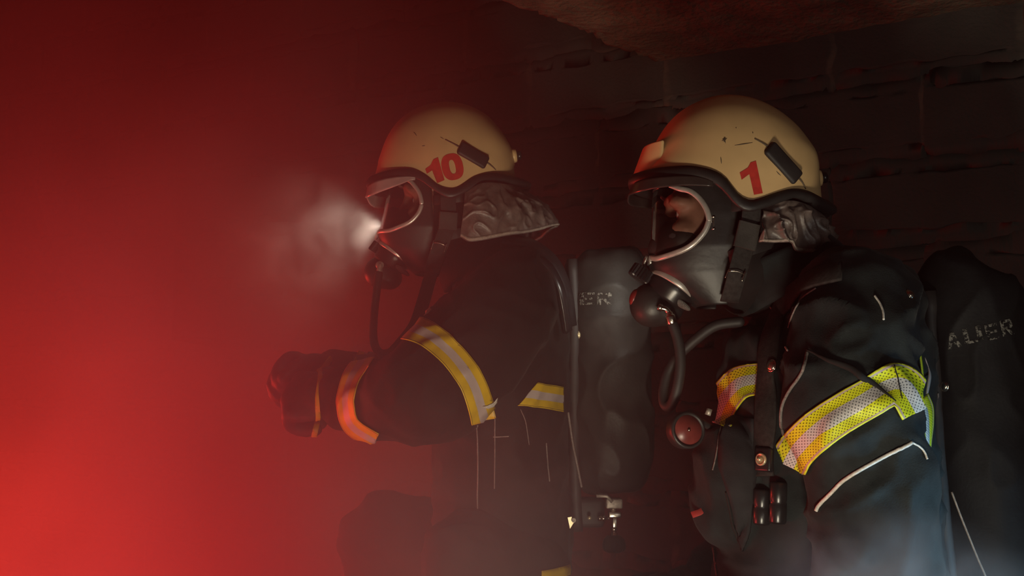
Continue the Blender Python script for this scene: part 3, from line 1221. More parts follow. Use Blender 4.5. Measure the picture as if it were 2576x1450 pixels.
# ------------------------------------------------------------------ breathing mask
def make_mask(spec):
    Yc, wd = spec['Y'], spec['half_width']
    S = spec['scale']
    root = thing('breathing_mask', spec['label'], 'breathing mask', tuple(pt(*spec['port'], Yc)), 'full-face breathing masks')
    fr = densify(spec['front'], 6)      # (py, px) of the front, top to chin
    bk = densify(spec['back'], 6)
    wt = spec['width']
    zs = [pt(1288, y, Yc).z for y in (spec['front'][0][0], spec['front'][-1][0])]
    y0, y1 = spec['front'][0][0], spec['front'][-1][0]

    def surf(u, v, off=0.0):
        th = lerp(-pi / 2, pi / 2, u)
        y = lerp(y0, y1, v)
        pf = pt(interp(fr, y), y, Yc)
        pb = pt(interp(bk, y), y, Yc)
        wy = interp(wt, v) * wd + off
        e = 0.82
        c = abs(cos(th)) ** e
        s = math.copysign(abs(sin(th)) ** 0.92, sin(th))
        dx = (pb.x - pf.x) + off
        return V((pb.x - dx * c, Yc - wy * s, pf.z))
    mb = MB()
    nu, nv = 96, 72
    mb.grid(lambda u, v: surf(u, v), nu, nv)
    me = mb.mesh('facepiece')
    # lens outline in the plane of the profile
    out = []
    for x, y, Y in catmull(spec['lens'], 6):
        p = pt(x, y, Y)
        out.append((p.x, p.z))
    front_x = min(p[0] for p in out) - 0.2
    poly = [(front_x, out[0][1])] + out + [(front_x, out[-1][1])]

    def sd(co):
        x, z = co.x, co.z
        inside = False
        best = 1e9
        k = len(poly)
        for i in range(k):
            ax, az = poly[i]
            bx, bz = poly[(i + 1) % k]
            if (az > z) != (bz > z) and x < (bx - ax) * (z - az) / (bz - az) + ax:
                inside = not inside
            if i == k - 1:
                continue
            dx, dz = bx - ax, bz - az
            t = max(0, min(1, ((x - ax) * dx + (z - az) * dz) / (dx * dx + dz * dz + 1e-12)))
            best = min(best, math.hypot(x - ax - t * dx, z - az - t * dz))
        return best if inside else -best
    fp = bands(me, lambda co: (0.0, sd(co)), [(-9, 0.0, 0)], lift=0.0)
    ln = bands(me, lambda co: (0.0, sd(co)), [(0.0, 9, 0)], lift=0.0)
    fo = link('facepiece', fp, M['rubber'], root)
    solid(fo, 0.004, 0)
    lo = link('lens', ln, M['lens'], root)
    lo['label'] = 'clear panoramic lens'
    # frame on the outline
    inv = []
    for x, z in out:
        # locate on surface: find v from z, then theta from x
        lo_, hi_ = 0.0, 1.0
        for _ in range(24):
            mid = (lo_ + hi_) / 2
            if surf(0.5, mid).z > z:
                lo_ = mid
            else:
                hi_ = mid
        v = (lo_ + hi_) / 2
        a, b = 0.5, 1.0
        for _ in range(24):
            mid = (a + b) / 2
            if surf(mid, v).x < x:
                a = mid
            else:
                b = mid
        inv.append(((a + b) / 2, v))
    near = [surf(u, v, 0.002) for u, v in inv if u > 0.503]
    far = [V((p.x, 2 * Yc - p.y, p.z)) for p in near]
    frame = near + far[::-1] if False else None
    jn = spec['joint']
    mb = MB()
    r1 = spec['frame_r']
    # the frame is two halves that meet at the side screw
    k = min(range(len(near)), key=lambda i: abs(proj(near[i])[1] - jn[1]) + abs(proj(near[i])[0] - jn[0]))
    for side in (near, far):
        low, up = side[:k], side[k + 1:]
        mb.tube(low, [(r1, r1 * 0.6)] * len(low), n=10, round_cap=True)
        mb.tube(up, [(r1, r1 * 0.6)] * len(up), n=10, round_cap=True)
    # across the nose
    vlow = inv[0][1]
    mb.tube([surf(lerp(1 - inv[0][0], inv[0][0], i / 16), vlow, 0.002) for i in range(17)], [(r1, r1 * 0.6)] * 17, n=10)
    fo2 = mb.build('lens_frame', M['steel'], root)
    fo2['label'] = 'silver lens frame'
    c0 = pt(*spec['screw'], Yc - wd * 0.97)
    for sgn in (-1, 1):
        mb = MB()
        c = V((c0.x, Yc + sgn * abs(c0.y - Yc), c0.z))
        mb.tube([c + V((0, 0, dz)) for dz in (-0.011, -0.004, 0.004, 0.011)], [0.0022, 0.0026, 0.0026, 0.0022], n=10, round_cap=True)
        mb.tube([c + V((-0.007, 0, 0.001)), c + V((0.0, 0, 0.001))], 0.0025, n=8)
        mb.lathe([(0, -0.002), (0.0035, -0.002), (0.0035, 0.0015), (0, 0.0015)], c + V((0, 0, 0.009)), (0, 0, 1), 12)
        mb.lathe([(0, -0.002), (0.0035, -0.002), (0.0035, 0.0015), (0, 0.0015)], c + V((0, 0, -0.010)), (0, 0, 1), 12)
        mb.build('clamp_screw', M['nickel'], fo2)
    # nose clasp
    nb = pt(*spec['clasp'], Yc)
    mb = MB()
    loop = [nb + V((-0.004 + 0.003 * cos(t) - 0.001, 0.014 * sin(t * 1.0), 0.009 * cos(t) * 0.9)) for t in [2 * pi * i / 20 for i in range(20)]]
    mb.tube(loop, 0.0014, n=8, closed=True)
    mb.box(nb + V((0.004, 0, 0)), (0.008, 0.03, 0.014), None, 0.002)
    mb.build('nose_clasp', M['steel'], fo2)
    # inner half mask over nose and mouth
    ic = spec['inner']
    mb = MB()
    c = pt(ic[0], ic[1], Yc)
    mb.ell(c, (0.040 * S, 0.042 * S, 0.034 * S), None, 28, 18)
    mb.ell(c + V((-0.012 * S, 0, 0.030 * S)), (0.020 * S, 0.024 * S, 0.032 * S), Matrix.Rotation(radians(-20), 3, 'Y'), 24, 14)
    mb.ell(c + V((0.014 * S, 0, -0.038 * S)), (0.042 * S, 0.040 * S, 0.034 * S), None, 24, 14)
    mb.ell(c + V((0.013 * S, 0, 0.014 * S)), (0.043 * S, 0.062 * S, 0.040 * S), None, 28, 18)
    im = voxel(mb, 0.004, 'inner_mask', 8)
    link('inner_mask', im, M['rubber_dull'], root)
    # connection port: clamp ring, housing, speech grille
    A, B = pt(*spec['ring'][0], Yc), pt(*spec['ring'][1], Yc)
    R = (B - A).length / 2
    c = (A + B) / 2
    e = (B - A).normalized()
    ax = V((e.z, 0, -e.x))
    if ax.z > 0:
        ax = -ax
    mb = MB()
    mb.lathe([(R * 0.90, 0.0052), (R * 1.01, 0.0050), (R * 1.035, 0.0035), (R * 1.035, -0.0035), (R * 1.01, -0.0050), (R * 0.90, -0.0052)], c, ax, 48)
    rg = mb.build('clamp_ring', M['steel'], root)
    rg['label'] = 'silver clamp ring'
    mb = MB()
    t_ = spec['depth']
    mb.lathe([(0, -0.006), (R * 0.93, -0.006), (R * 0.95, 0.004), (R * 0.97, t_ * 0.35), (R * 0.90, t_ * 0.45), (R * 0.88, t_ * 0.8), (R * 0.70, t_), (0, t_)], c, ax, 48)
    mb.build('port_housing', M['plastic'], root)
    mb = MB()
    g0 = pt(*spec['grille'], Yc - 0.030 * S)
    g_n = (V((0.10, -0.85, -0.5))).normalized()
    Rm = Matrix((e, g_n.cross(e).normalized(), g_n)).transposed()
    mb.ell(g0, (0.019 * S, 0.006 * S, 0.004 * S), Rm, 28, 10)
    mb.build('speech_grille', M['grille'], root)
    # toothed knob on the upper end of the port
    kn = pt(*spec['toothed'], Yc)
    mb = MB()
    prof = []
    nT = 22
    verts, faces = [], []
    X = ax.orthogonal().normalized()
    Yv = ax.cross(X)
    rk = spec['toothed_r']
    hh = [(-0.010, 0.96), (-0.009, 1.0), (0.009, 1.0), (0.011, 0.92), (0.012, 0.0)]
    for h, f in [(-0.010, 0.0)] + hh:
        for j in range(nT * 2):
            rr = rk * f * (1.0 if j % 2 else 0.86)
            a = 2 * pi * j / (nT * 2)
            verts.append(kn + ax * h + (X * cos(a) + Yv * sin(a)) * max(rr, 1e-5))
    m_ = nT * 2
    for i in range(len(hh)):
        for j in range(m_):
            j2 = (j + 1) % m_
            faces.append((i * m_ + j, i * m_ + j2, (i + 1) * m_ + j2, (i + 1) * m_ + j))
    mb.add(verts, faces)
    mb.build('toothed_knob', M['plastic'], root, smooth=False)
    # head harness straps towards the back of the head
    mb = MB()
    for sgn in (1, -1):
        for path in spec['harness']:
            P = []
            for x, y, Y in catmull(path, 6):
                p = pt(x, y, Y)
                if sgn < 0:
                    p.y = 2 * Yc - p.y
                P.append(p)
            mb.strip(P, 0.020, 0.003, (0.2, -sgn, 0))
    mb.build('head_harness', M['rubber_dull'], root)
    return root, surf, c, ax, R


def Z3(x, y, Y): return (880 + x * 0.23448, 420 + y * 0.23448, Y)
def Z4(x, y, Y): return (1560 + x * 0.27586, 420 + y * 0.27586, Y)


mask_a = dict(
    Y=YL, half_width=0.076, scale=0.95, port=(994, 640),
    label='black breathing mask with silver frame under the number 10 helmet',
    front=[(452, 985), (500, 973), (540, 965), (585, 955), (600, 957), (613, 962), (635, 975), (665, 1015), (690, 1046)],
    back=[(452, 1092), (520, 1094), (590, 1100), (640, 1104), (690, 1100)],
    width=[(0, 0.92), (0.3, 1.0), (0.55, 1.0), (0.75, 0.86), (1.0, 0.62)],
    lens=[Z3(330, 715, YL), Z3(430, 690, YL - 0.045), Z3(540, 650, YL - 0.06), Z3(650, 595, YL - 0.07), Z3(725, 520, YL - 0.073), Z3(766, 440, YL - 0.074), Z3(772, 370, YL - 0.074), Z3(748, 280, YL - 0.073), Z3(700, 205, YL - 0.07), Z3(640, 150, YL - 0.06), Z3(500, 120, YL - 0.03)],
    joint=(1061, 514), screw=(1069, 519), clasp=(956, 592), frame_r=0.0044,
    inner=(1010, 590), ring=((957, 610), (1035, 667)), depth=0.034, grille=(1012, 681),
    toothed=(951, 627), toothed_r=0.017,
    harness=[[(1090, 505, 2.085), (1130, 500, 2.07), (1180, 495, 2.08), (1230, 500, 2.16)], [(1098, 600, 2.09), (1140, 590, 2.07), (1190, 580, 2.09), (1225, 570, 2.16)]])
mask_b = dict(
    Y=YR, half_width=0.078, scale=1.0, port=(1696, 718),
    label='black breathing mask with silver frame under the number 1 helmet',
    front=[(462, 1650), (500, 1642), (580, 1639), (655, 1636), (672, 1638), (684, 1645), (705, 1660), (735, 1700), (772, 1752)],
    back=[(462, 1826), (540, 1832), (620, 1832), (700, 1826), (772, 1815)],
    width=[(0, 0.92), (0.3, 1.0), (0.55, 1.0), (0.75, 0.86), (1.0, 0.62)],
    lens=[Z4(285, 842, YR), Z4(350, 830, YR - 0.04), Z4(450, 805, YR - 0.055), Z4(600, 750, YR - 0.066), Z4(700, 680, YR - 0.071), Z4(775, 590, YR - 0.074), Z4(808, 510, YR - 0.075), Z4(812, 470, YR - 0.075), Z4(788, 380, YR - 0.075), Z4(730, 285, YR - 0.074), Z4(650, 215, YR - 0.072), Z4(560, 188, YR - 0.068), Z4(470, 165, YR - 0.05)],
    joint=(1785, 556), screw=(1795, 560), clasp=(1630, 656), frame_r=0.0048,
    inner=(1690, 628), ring=((1642, 682), (1749, 756)), depth=0.036, grille=(1712, 764),
    toothed=(1614, 690), toothed_r=0.020,
    harness=[[(1826, 520, 1.68), (1870, 515, 1.66), (1930, 510, 1.67), (1985, 520, 1.75)], [(1828, 650, 1.68), (1880, 630, 1.655), (1940, 610, 1.68), (1985, 600, 1.75)]])
MA, msurf_a, pc_a, pax_a, pr_a = make_mask(mask_a)
MBm, msurf_b, pc_b, pax_b, pr_b = make_mask(mask_b)


# ------------------------------------------------------------------ people
def blob_tube(mb, pts, n=20, steps=4, round_cap=True):
    """pts: (px, py, Y, r) or (px, py, Y, r in plane, r along Y)"""
    rows = []
    for p in pts:
        w = pt(*p[:3])
        r = p[3:]
        rows.append((w.x, w.y, w.z, r[0], r[1] if len(r) > 1 else r[0]))
    rows = catmull(rows, steps)
    mb.tube([r[:3] for r in rows], [(max(r[3], 0.004), max(r[4], 0.004)) for r in rows], n=n, round_cap=round_cap)


def world_tube(mb, pts, n=20, steps=4):
    rows = catmull(pts, steps)
    mb.tube([r[:3] for r in rows], [r[3] for r in rows], n=n, round_cap=True)


def make_glove(parent, wrist, d, palm, side, S=1.0, curl=1.0, extra=None):
    """padded glove: palm, four bent fingers of different length, a thumb leaving the side of the palm"""
    d = V(d).normalized()
    palm = V(palm)
    palm = (palm - d * palm.dot(d)).normalized()
    s = d.cross(palm).normalized() * side
    w = V(wrist)
    mb = MB()
    R = Matrix((d, s, palm)).transposed()
    mb.tube([w - d * 0.07 * S, w - d * 0.03 * S, w + d * 0.0, w + d * 0.03 * S], [0.050 * S, 0.046 * S, 0.038 * S, 0.040 * S], n=20, up=s, round_cap=True)
    mb.ell(w + d * 0.055 * S, (0.056 * S, 0.050 * S, 0.024 * S), R, 24, 16)
    lens = [0.040, 0.045, 0.042, 0.034]
    for k in range(4):
        off = (-0.036 + 0.024 * k) * S
        p = w + d * (0.092 - 0.006 * abs(k - 1.3)) * S + s * off
        ang = radians(18)
        chain = [p - d * 0.02 * S, p]
        for j, (lf, da) in enumerate(((1.0, 52), (0.72, 62), (0.58, 42))):
            ang += radians(da) * curl * (1 + 0.08 * (k - 1.5))
            step = d * cos(ang) + palm * sin(ang) + s * (0.03 * (k - 1.5))
            chain.append(chain[-1] + step.normalized() * lens[k] * lf * S)
        rr = [0.0150, 0.0155, 0.0140, 0.0130, 0.0115]
        mb.tube([c for c in catmull([tuple(c) for c in chain], 4)], [lerp(rr[min(i // 4, 3)], rr[min(i // 4 + 1, 4)], (i % 4) / 4) * S for i in range(17)], n=12, up=s, round_cap=True)
    t0 = w + d * 0.025 * S - s * 0.036 * S
    chain = [t0, t0 + (d * 0.6 - s * 0.6 + palm * 0.5).normalized() * 0.036 * S]
    chain.append(chain[-1] + (d * 0.8 - s * 0.1 + palm * 0.6).normalized() * 0.032 * S)
    chain.append(chain[-1] + (d * 0.7 + s * 0.3 + palm * 0.7).normalized() * 0.026 * S)
    mb.tube(catmull([tuple(c) for c in chain], 4), [lerp(0.019, 0.013, i / 12) * S for i in range(13)], n=12, up=palm, round_cap=True)
    me = voxel(mb, 0.0045, 'glove', 4)
    displace(me, lambda co, n: 0.0018 * fbm(co * 45))
    g = link('glove', me, M['glove'], parent)
    mb = MB()
    mb.tube([w - d * 0.078 * S, w - d * 0.060 * S], [0.0535 * S, 0.0535 * S], n=28, up=s)
    c = mb.build('cuff', M['glove'], g)
    return g, me


def folds(axis_dirs, amp):
    def f(co, n):
        a = amp
        v = 0.010 * a * fbm(co * 7.0)
        q = V((co.x * 9, co.y * 7, co.z * 16)) + V((noise.noise(co * 5), noise.noise(co * 5 + V((9, 1, 1))), noise.noise(co * 6 + V((2, 7, 3))))) * 1.1
        r = 1 - abs(noise.noise(q))
        v += 0.0075 * a * (r ** 4 - 0.35)
        q2 = V((co.x * 24, co.y * 20, co.z * 30))
        v += 0.0016 * a * noise.noise(q2)
        return v
    return f


def make_person(sp):
    root = thing('firefighter', sp['label'], 'person', sp['origin'], 'firefighters crouching in the smoke')
    Yc = sp['Y']
    k = sp['head_k']
    hx, hy = sp['head0']

    def hp(x, y, dy=0.0):
        # head drawn in the larger man's measure
        return pt(hx + (x - 1822) * k, hy + (y - 246) * k, Yc + dy)
    mb = MB()
    mb.ell(hp(1835, 468), (0.092, 0.076, 0.098), None, 32, 20)
    mb.ell(hp(1770, 570), (0.056, 0.062, 0.090), None, 28, 18)
    mb.ell(hp(1760, 640), (0.054, 0.052, 0.058), None, 28, 18)
    mb.ell(hp(1708, 705), (0.022, 0.026, 0.020), None)
    mb.ell(hp(1692, 508), (0.014, 0.052, 0.012), None)
    mb.tube([tuple(hp(1690, 525)), tuple(hp(1680, 560)), tuple(hp(1664, 592)), tuple(hp(1680, 606))], [0.010, 0.011, 0.015, 0.010], n=12, round_cap=True)
    for sg in (-1, 1):
        mb.ell(hp(1722, 582, sg * 0.042), (0.026, 0.020, 0.020), None)
        mb.ell(hp(1676, 602, sg * 0.012), (0.009, 0.008, 0.008), None)
        mb.ell(hp(1716, 512, sg * 0.040), (0.024, 0.019, 0.012), None)
        mb.ell(hp(1708, 530, sg * 0.034), (0.013, 0.017, 0.0065), None)
        mb.ell(hp(1711, 553, sg * 0.034), (0.012, 0.016, 0.005), None)
        # ear
        mb.ell(hp(1866, 575, sg * 0.069), (0.017, 0.008, 0.031), Matrix.Rotation(radians(12), 3, 'Y'))
    mb.ell(hp(1690, 648), (0.014, 0.026, 0.006), None)
    mb.ell(hp(1693, 660), (0.014, 0.024, 0.007), None)
    neck = hp(1880, 640)
    nb = pt(*sp['neck_base'], Yc)
    mb.tube([hp(1850, 570), neck, nb], [0.056, 0.054, 0.054], n=20, round_cap=True)
    blob_tube(mb, [(*t[:3], t[3] * 0.72, t[4] * 0.74) for t in sp['torso'][:-2]])
    blob_tube(mb, [(*sp['torso'][-3][:3], 0.07, 0.07), (*sp['torso'][-2][:3], 0.06, 0.06), (*sp['neck_base'], Yc, 0.055, 0.055)])
    for arm in (sp['arm_near'], sp['arm_far']):
        blob_tube(mb, [(*a[:3], a[3] * 0.62) for a in arm])
    for leg in sp['legs']:
        world_tube(mb, [(*a[:3], a[3] * 0.78) for a in leg])
    body = voxel(mb, 0.0055, 'body', 5)
    eyes = [hp(1708, 541, sg * 0.032) for sg in (-1, 1)]

    def sockets(co, n):
        v = 0.0
        for e in eyes:
            d = (co - (e + V((-0.006, 0, 0)))).length
            v -= 0.010 * math.exp(-(d / 0.014) ** 2)
        return v
    displace(body, sockets)
    link('body', body, M['skin'], root)
    for e in eyes:
        mb = MB()
        c = e + V((0.006, 0, 0))
        mb.ell(c, (0.0118, 0.0118, 0.0118), None, 20, 14)
        mb.ell(c + V((-0.0082, 0, 0)), (0.0045, 0.0060, 0.0060), None, 16, 10, mi=1)
        mb.build('eye', [M['eye'], M['iris']], root)
    for sg in (-1, 1):
        mb = MB()
        P = [hp(1689, 514, sg * 0.016), hp(1690, 508, sg * 0.028), hp(1701, 507, sg * 0.042)]
        mb.tube(catmull([tuple(p) for p in P], 5), [0.0026 - 0.0001 * i for i in range(11)], n=8, round_cap=True)
        mb.build('eyebrow', M['brow'], root)
    # knitted hood, open at the face
    mb = MB()
    mb.ell(hp(1848, 480), (0.094, 0.082, 0.102), None, 32, 20)
    mb.tube([tuple(hp(1815, 560)), tuple(hp(1850, 630)), tuple(hp(1890, 690)), tuple(nb)], [(0.075, 0.079), (0.076, 0.078), (0.072, 0.078), (0.08, 0.09)], n=24, round_cap=True)
    hm = voxel(mb, 0.006, 'hood', 5)
    displace(hm, lambda co, n: 0.0025 * fbm(co * 26))
    xcut = hp(1774, 540).x
    zch = hp(1800, 640).z
    hm = bands(hm, lambda co: (0, (co.x - xcut) + max(0, zch - co.z) * 0.5), [(0.0, 9, 0)], lift=0.0)
    ho = link('hood', hm, M['hood'], root)
    solid(ho, 0.003, 0)

    # jacket
    mb = MB()
    blob_tube(mb, sp['torso'], n=28)
    for c, r in sp['bulges']:
        mb.ell(pt(*c), r, None, 28, 18)
    blob_tube(mb, sp['arm_near'])
    blob_tube(mb, sp['arm_far'])
    jk = voxel(mb, 0.0075, 'jacket', 4)
    displace(jk, folds(None, sp['fold']))
    jo = link('jacket', jk, M[sp['cloth']], root)

    def arm_axis(arm):
        return [V((*pt(*a[:3]), )) for a in arm], [a[3] for a in arm]
    ax, rr = arm_axis(sp['arm_near'])

    def near_arm(co):
        best = 9
        for (a, b), r in zip(zip(ax, ax[1:]), rr):
            ab = b - a
            t = max(0, min(1, (co - a).dot(ab) / ab.length_squared))
            best = min(best, (co - a - ab * t).length / r)
        return best
    for st in sp['stripes']:
        fld = polyfield(st['line'], st['half'])
        xr, yr = st.get('x', (0, 9999)), st.get('y', (0, 9999))

        def keep(c, n):
            if st['on'] == 'arm':
                return near_arm(c) < 1.8
            if st['on'] == 'chest':
                return abs(c.y - Yc) < 0.30 and n.y < 0.75
            return True
        lim = [(lambda co, u: u, 0.02, fld.total - 0.02), (lambda co, u: proj(co)[0], xr[0], xr[1])]
        if st['on'] == 'arm':
            lim.append((lambda co, u: near_arm(co), -1, 1.45))
        if st['on'] == 'chest':
            lim.append((lambda co, u: near_arm(co), st.get('arm_gap', 1.36), 99))
            if st.get('near_only'):
                lim.append((lambda co, u: co.y, -9, Yc - 0.05))
        bm_ = bands(jk, fld, st['zones'], lift=0.0025, keep=keep, limits=lim)
        if len(bm_.polygons) == 0:
            continue
        so = link('reflective_stripe', bm_, [M[q] for q in st['mats']], jo)
        so['label'] = st['label']
        solid(so, 0.0015, 1.0)
    jb = bvh_of(jo)
    for pp in sp['piping']:
        hit.last = Yc - 0.2
        mb = surf_line(jb, pp['pts'], pp['r'], n=8, lift=pp.get('lift', 0.0015), steps=10)
        po = mb.build(pp.get('name', 'piping'), M[pp['mat']], jo)
    # collar
    mb = MB()
    c = sp['collar']
    P0, P1 = pt(*c['low'], Yc), pt(*c['high'], Yc)
    axc = (P1 - P0).normalized()
    sidev = axc.cross(V((0, 1, 0))).normalized()
    r0, r1 = c['r0'], c['r1']
    mb.grid(lambda u, v: P0.lerp(P1, v) + sidev * (lerp(r0, r1, v) * cos(2 * pi * u)) + V((0, 1, 0)) * (lerp(r0, r1, v) * 1.02 * sin(2 * pi * u)) + axc * 0.012 * cos(2 * pi * u) * v + V((0.003 * noise.noise(V((u * 9, v * 3, 1))), 0, 0)), 48, 8, closed=True)
    co_ = mb.build('collar', M[sp['cloth']], jo)
    solid(co_, 0.008, 0)

    # trousers and boots
    mb = MB()
    for leg in sp['legs']:
        world_tube(mb, leg[:-1], n=22)
    p0, p1 = V(sp['legs'][0][0][:3]), V(sp['legs'][1][0][:3])
    mb.ell((p0 + p1) / 2 + V((-0.01, 0, 0.02)), (0.115, 0.185, 0.12), None, 28, 18)
    tr = voxel(mb, 0.008, 'trousers', 5)
    displace(tr, folds(None, 0.9))
    to = link('trousers', tr, M['trouser'], root)
    for st in sp['trouser_stripes']:
        fld = polyfield(st['line'], st['half'])
        b_ = bands(tr, fld, st['zones'], lift=0.0025, limits=[(lambda co, u: proj(co)[0], 1360, 1450), (lambda co, u: co.y, -9, Yc)])
        if len(b_.polygons):
            so = link('reflective_stripe', b_, [M[q] for q in st['mats']], to)
            solid(so, 0.0015, 1.0)
    for leg in sp['legs']:
        a = V(leg[-1][:3])
        mb = MB()
        mb.tube([(a.x, a.y, 0.26), (a.x, a.y, 0.14), (a.x - 0.01, a.y, 0.075)], [(0.062, 0.060), (0.055, 0.052), (0.058, 0.048)], n=20, round_cap=True)
        mb.tube([(a.x + 0.03, a.y, 0.055), (a.x - 0.05, a.y, 0.065), (a.x - 0.13, a.y, 0.055), (a.x - 0.18, a.y, 0.048)], [(0.052, 0.046), (0.058, 0.047), (0.050, 0.050), (0.040, 0.044)], n=20, round_cap=True)
        bme = voxel(mb, 0.006, 'boot', 5)
        bo = link('boot', bme, M['boot'], root)
        mb = MB()
        vv = [(a.x + 0.075 * cos(t) - 0.05 + (-0.075 if cos(t) < 0 else 0.02) * abs(cos(t)), a.y + 0.052 * sin(t)) for t in [2 * pi * i / 36 for i in range(36)]]
        n_ = len(vv)
        mb.add([V((x, y, 0.0)) for x, y in vv] + [V((x, y, 0.022)) for x, y in vv], [tuple(range(n_))[::-1], tuple(range(n_, 2 * n_))] + [(i, (i + 1) % n_, n_ + (i + 1) % n_, n_ + i) for i in range(n_)])
        mb.build('sole', M['rubber_dull'], bo, smooth=False)
    for g in sp['gloves']:
        go, gm = make_glove(root, pt(*g['wrist']), g['d'], g['palm'], g['side'], g.get('S', 1.1), g.get('curl', 1.0))
        for st in g.get('stripes', []):
            b_ = bands(gm, polyfield(st['line'], st['half']), st['zones'], lift=0.0015)
            if len(b_.polygons):
                so = link('reflective_trim', b_, [M[q] for q in st['mats']], go)
                solid(so, 0.001, 1.0)
    return root, jo, jb


def Z5(x, y): return (1560 + x * 0.33108, 620 + y * 0.33108)
def Z6(x, y): return (1950 + x * 0.43442, 620 + y * 0.43448)
def Z8(x, y): return (2000 + x * 0.24141, 1100 + y * 0.24138)


warm_tape = [(-1.0, -0.94, 0), (-0.94, -0.90, 2), (-0.90, -0.33, 0), (-0.33, 0.33, 1), (0.33, 0.90, 0), (0.90, 0.94, 2), (0.94, 1.0, 0)]
warm_tape_m = ['y_warm_lit', 's_plain', 'stitch']
lime = [(-1.0, -0.92, 2), (-0.92, -0.84, 3), (-0.84, -0.31, 0), (-0.31, 0.31, 1), (0.31, 0.84, 0), (0.84, 0.92, 3), (0.92, 1.0, 2)]
lime_m = ['y_lime', 's_lime', 'y_edge', 'pink_edge']

# ---- the man in front
hipA_n = pt(1285, 1440, 2.05)
hipA_f = pt(1290, 1440, 2.27)
kneeA_n = pt(1165, 1400, 1.98)
kneeA_f = pt(955, 1335, 2.32)
person_a = dict(
    label='crouching firefighter wearing the number 10 helmet, gloved hands raised in the smoke',
    origin=(0.02, YL, 0.0), Y=YL, head_k=0.811, head0=(1137, 265), neck_base=(1225, 665),
    torso=[(1272, 1420, 2.16, 0.130, 0.19), (1266, 1280, 2.16, 0.138, 0.19), (1262, 1100, 2.16, 0.137, 0.185), (1262, 930, 2.16, 0.136, 0.20),
           (1258, 800, 2.16, 0.134, 0.20), (1240, 715, 2.16, 0.100, 0.165), (1210, 665, 2.16, 0.070, 0.09)],
    bulges=[((1302, 720, 2.16), (0.098, 0.185, 0.082))],
    arm_near=[(1300, 735, 2.04, 0.090), (1262, 800, 1.97, 0.098), (1190, 875, 1.93, 0.100), (1128, 935, 1.90, 0.096), (1075, 988, 1.885, 0.092),
              (1000, 1012, 1.95, 0.080), (930, 1010, 2.01, 0.071), (885, 1003, 2.05, 0.064)],
    arm_far=[(1290, 745, 2.29, 0.088), (1200, 850, 2.37, 0.095), (1090, 985, 2.40, 0.086), (960, 978, 2.34, 0.072), (850, 952, 2.25, 0.060)],
    fold=0.85, cloth='jacket_a',
    stripes=[
        dict(on='arm', label='yellow and silver stripe round the upper sleeve', line=[(1000, 822), (1038, 828), (1083, 848), (1128, 886), (1164, 928), (1189, 970), (1206, 1020), (1216, 1060)], half=33, zones=warm_tape, mats=warm_tape_m, x=(990, 1260)),
        dict(on='any', label='smoky orange stripe round the cuff', line=[(925, 890), (908, 918), (885, 955), (873, 1000), (873, 1020), (880, 1057), (899, 1080), (945, 1108)], half=22, zones=warm_tape, mats=warm_tape_m, x=(820, 965)),
        dict(on='chest', label='yellow and silver stripe across the side of the jacket', line=[(1230, 980), (1290, 988), (1340, 993), (1412, 1005), (1440, 1010)], half=31, near_only=True, zones=warm_tape, mats=warm_tape_m, x=(1256, 1414)),
    ],
    piping=[
        dict(pts=[(1200, 1070), (1203, 1150), (1202, 1260), (1207, 1400), (1208, 1440)], r=0.0014, mat='piping_dim', name='seam_fold'),
        dict(pts=[(1245, 1040), (1245, 1120), (1244, 1230)], r=0.0012, mat='piping_dim', name='seam_fold'),
        dict(pts=[(1240, 1100), (1262, 1099), (1280, 1098)], r=0.0013, mat='piping_dim', name='seam_fold'),
        dict(pts=[(1373, 1115), (1376, 1160), (1381, 1212)], r=0.0012, mat='piping_dim', name='seam_fold'),
        dict(pts=[(1309, 1030), (1322, 1065), (1330, 1120)], r=0.0009, mat='piping_dim', name='seam_fold'),
    ],
    collar=dict(low=(1228, 675), high=(1196, 618), r0=0.098, r1=0.088),
    legs=[[(*hipA_n, 0.105), (*hipA_n.lerp(kneeA_n, 0.55), 0.098), (*kneeA_n, 0.084), (kneeA_n.x + 0.02, kneeA_n.y, 0.44, 0.076), (kneeA_n.x + 0.10, kneeA_n.y + 0.01, 0.20, 0.066), (kneeA_n.x + 0.13, kneeA_n.y + 0.01, 0.11, 0.058)],
          [(*hipA_f, 0.105), (*hipA_f.lerp(kneeA_f, 0.55), 0.096), (*kneeA_f, 0.082), (kneeA_f.x + 0.005, kneeA_f.y, 0.44, 0.076), (kneeA_f.x + 0.05, kneeA_f.y, 0.20, 0.066), (kneeA_f.x + 0.07, kneeA_f.y, 0.11, 0.058)]],
    trouser_stripes=[dict(line=[(1340, 1452), (1380, 1446), (1415, 1438), (1460, 1424)], half=12, zones=[(-1, 1, 0)], mats=['y_warm_lit'])],
    gloves=[dict(wrist=(856, 1000, 2.07), d=(-1, 0.25, 0.02), palm=(0.0, 0.9, -0.6), side=1, S=1.12,
                 stripes=[dict(line=[(800, 900), (806, 950), (800, 1000), (800, 1050), (792, 1090)], half=6, zones=[(-1, 1, 0)], mats=['y_warm_lit'])]),
            dict(wrist=(838, 948, 2.24), d=(-1, -0.25, 0.10), palm=(0, -0.6, -0.8), side=-1, S=1.12,
                 stripes=[dict(line=[(870, 880), (835, 900), (805, 935), (790, 970)], half=6, zones=[(-1, 1, 0)], mats=['y_warm_lit'])])],
)
